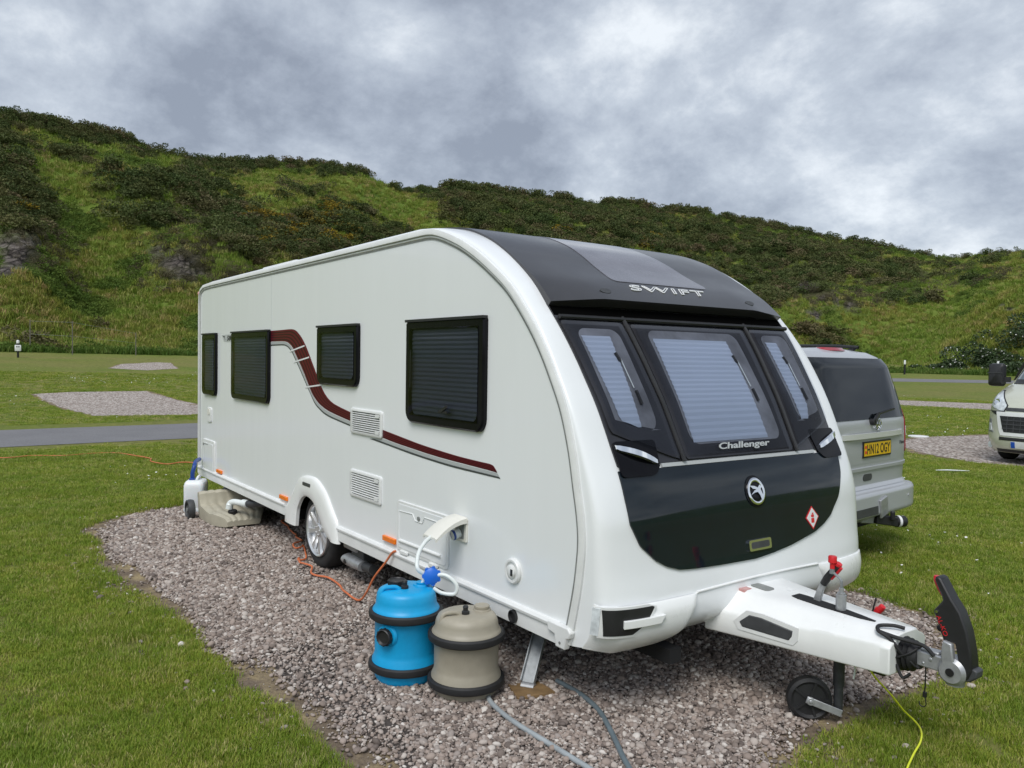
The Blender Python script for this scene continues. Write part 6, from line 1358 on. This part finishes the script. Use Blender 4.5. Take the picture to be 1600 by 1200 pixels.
for sg in (-1,1): m.rings([[(sg*mhw(z),mprof(vz(z))[0]+.38,z) for z in np.linspace(.2,2.3,22)],mside(sg,.9),mside(sg,1.6),mside(sg,2.4)],False)
m.build('cab', M_CREAM, mh, sharp=40)
m = MB(); prof_b = rrect(-1.14,1.14,.42,2.78,.10,5); m.rings([[(x*.93,2.05,.5+(z-.42)*.93) for x,z in prof_b],[(x,2.30,z) for x,z in prof_b],[(x,6.9,z) for x,z in prof_b]]); m.build('living_body', M_CREAM, mh, sharp=40)
XO = np.linspace(-.85,.85,17)
m = MB(); m.rings([[(x,1.72+.28*abs(x)**3,2.30) for x in XO],[(x,1.76+.28*abs(x)**3,2.48) for x in XO],[(x,2.0+.25*abs(x)**3,2.68) for x in XO],[(x,2.32,2.74) for x in XO]],False); m.build('overcab', M_CREAM, mh, sharp=40)
a,b = rnd(lambda v:-mhw(mprof(v)[1])+.06, lambda v:mhw(mprof(v)[1])-.06, vz(1.43),vz(2.12),.06,3.4)
m = MB(); patch(m, MP, a, b, vz(1.43),vz(2.12),.006,.01,24,24); ws = m.build('windscreen', M_SCREEN, mh)
m = MB(); patch(m, MP, lambda v:-.86, lambda v:.86, vz(1.395),vz(1.475),.010,.01,5,24); m.build('scuttle', M_BLACKPL, ws)
m = MB(); m.tube([MP(-.55,vz(1.46),.03),MP(-.2,vz(1.50),.03),MP(.15,vz(1.52),.03)],.012,6,3); m.tube([MP(.1,vz(1.46),.03),MP(.4,vz(1.50),.03),MP(.7,vz(1.50),.03)],.012,6,3); m.build('wiper', M_BLACKPL, ws)
for sg in (-1,1):
    def PM(u, v, o): return MP(sg*u, v, o)
    z0,z1 = .93,1.265
    m = MB(); a = itp([(vz(.93),.64),(vz(1.02),.60),(vz(1.265),.84)]); b = itp([(vz(.93),.70),(vz(1.0),.94),(vz(1.15),.955),(vz(1.265),.90)])
    patch(m, PM, lambda v:a(v)-.025, lambda v:b(v)+.012, vz(.915),vz(1.28),.006,.01,16,12); hl = m.build('headlight', M_BLACKPL, mh)
    m = MB(); patch(m, PM, a, b, vz(z0),vz(z1),.012,.006,16,12); m.build('lens', M_CLEARLENS, hl)
    m = MB(); c0 = PM(.80,vz(1.07),.013); m.lathe([(.07,0),(.055,.010),(.03,.004),(.001,.006)],c0,(sg*.35,-1,.25),22); m.build('reflector', M_CHROME, hl)
    m = MB(); patch(m, PM, itp([(vz(.86),.60),(vz(.93),.62)]), itp([(vz(.86),.80),(vz(.93),.97)]), vz(.86),vz(.925),.006,.008,6,10); m.build('lamp_surround', M_BLACKPL, hl)
    m = MB(); patch(m, PM, itp([(vz(.54),.80),(vz(.78),.88)]), itp([(vz(.54),.96),(vz(.78),.975)]), vz(.54),vz(.78),.004,.006,10,8); rc_ = m.build('daylight_recess', M_SEAL, mh)
    m = MB(); patch(m, PM, itp([(vz(.57),.83),(vz(.70),.88)]), itp([(vz(.57),.90),(vz(.70),.94)]), vz(.57),vz(.70),.012,.008,8,5); m.build('daylight_lamp', M_CLEARLENS, rc_)
    m = MB(); m.lathe([(.055,0),(.058,.012),(.045,.016),(.001,.010)],PM(.90,vz(.31),.0),(sg*.55,-1,0),20); m.build('fog_lamp', M_CLEARLENS, mh)
    # mirror on its arm
    x0 = sg*1.0; m = MB(); R = []
    for t,k in ((0,.75),(.03,.95),(.12,1),(.18,.9),(.2,.7)): R.append([(sg*(1.17+u*k),.96+t,1.555+v*k) for u,v in rrect(-.135,.135,-.215,.215,.05,4)])
    m.rings(R); mr = m.build('wing_mirror', M_BLACKPL, mh, sharp=40); m = MB(); m.bar((sg*.95,1.10,1.47),(sg*1.10,1.06,1.47),.07,.10); m.build('mirror_arm', M_BLACKPL, mr); m = MB(); m.box((min(sg*1.04,sg*1.30),.952,1.585),(max(sg*1.04,sg*1.30),.960,1.60)); m.build('mirror_seam', M_GREYPL, mr)
    m = MB(); m.add([(sg*(mhw(z)+.006),y,z) for y,z in ((1.22,1.46),(2.0,1.46),(2.0,2.02),(1.72,2.02))],[(0,1,2,3)]); m.build('door_window', M_CARGLASS, mh)
    for y in (1.0,5.4):
        m = MB(); m.lathe([(.2,-.11),(.31,-.11),(.338,-.07),(.338,.07),(.31,.10),(.2,.09)],(sg*.90,y,.338),(sg,0,0),36); w_ = m.build('wheel', M_TYRE, mh)
        m = MB(); m.lathe([(.205,.08),(.2,.10),(.12,.07),(.001,.085)],(sg*.90,y,.338),(sg,0,0),28); m.build('rim', M_ALLOY, w_)
    m = MB(); m.add([(sg*1.146,y,z) for y,z in ((3.0,1.5),(4.1,1.5),(4.1,2.1),(3.0,2.1))],[(0,1,2,3)]); m.build('side_window', M_CARGLASS, mh)
# grille
m = MB(); patch(m, MP, itp([(vz(.50),-.66),(vz(.91),-.77)]), itp([(vz(.50),.66),(vz(.91),.77)]), vz(.50),vz(.91),.012,.016,10,30); gl = m.build('grille_frame', M_TRIM, mh, sharp=50)
m = MB(); patch(m, MP, itp([(vz(.56),-.60),(vz(.84),-.69)]), itp([(vz(.56),.60),(vz(.84),.69)]), vz(.56),vz(.84),.016,.004,8,30); g2 = m.build('grille', M_BLACKPL, gl)
m = MB()
for z in (.62,.69,.76): patch(m, MP, lambda v:-.63, lambda v:.63, vz(z),vz(z+.018),.026,.012,2,24)
for x in np.arange(-.55,.56,.11): patch(m, MP, lambda v:x-.006, lambda v:x+.006, vz(.57),vz(.83),.022,.008,4,2)
m.build('grille_bar', M_GREYPL, g2)
m = MB(); patch(m, MP, lambda v:-.60, lambda v:.60, vz(.93),vz(.99),.006,.006,4,20); m.build('bonnet_slot', M_GREYPL, mh)
m = MB(); patch(m, MP, lambda v:-.68, lambda v:.68, vz(.42),vz(.475),.006,.006,4,20); m.build('upper_intake', M_BLACKPL, mh)
m = MB(); patch(m, MP, lambda v:-.74, lambda v:.74, vz(.215),vz(.265),.006,.006,4,20); m.build('lower_intake', M_BLACKPL, mh)
m = MB(); patch(m, MP, lambda v:-.47, lambda v:.05, vz(.30),vz(.41),.02,.012,4,8); pp = m.build('number_plate', M_BOLLW, mh); m = MB(); patch(m, MP, lambda v:-.465, lambda v:-.40, vz(.304),vz(.406),.0225,.003,4,4); m.build('plate_band', M_PLATEBLUE, pp)
m = MB(); m.box((-.85,.25,.22),(.85,6.6,.42)); m.build('underbody', M_DARK, mh)
finish()
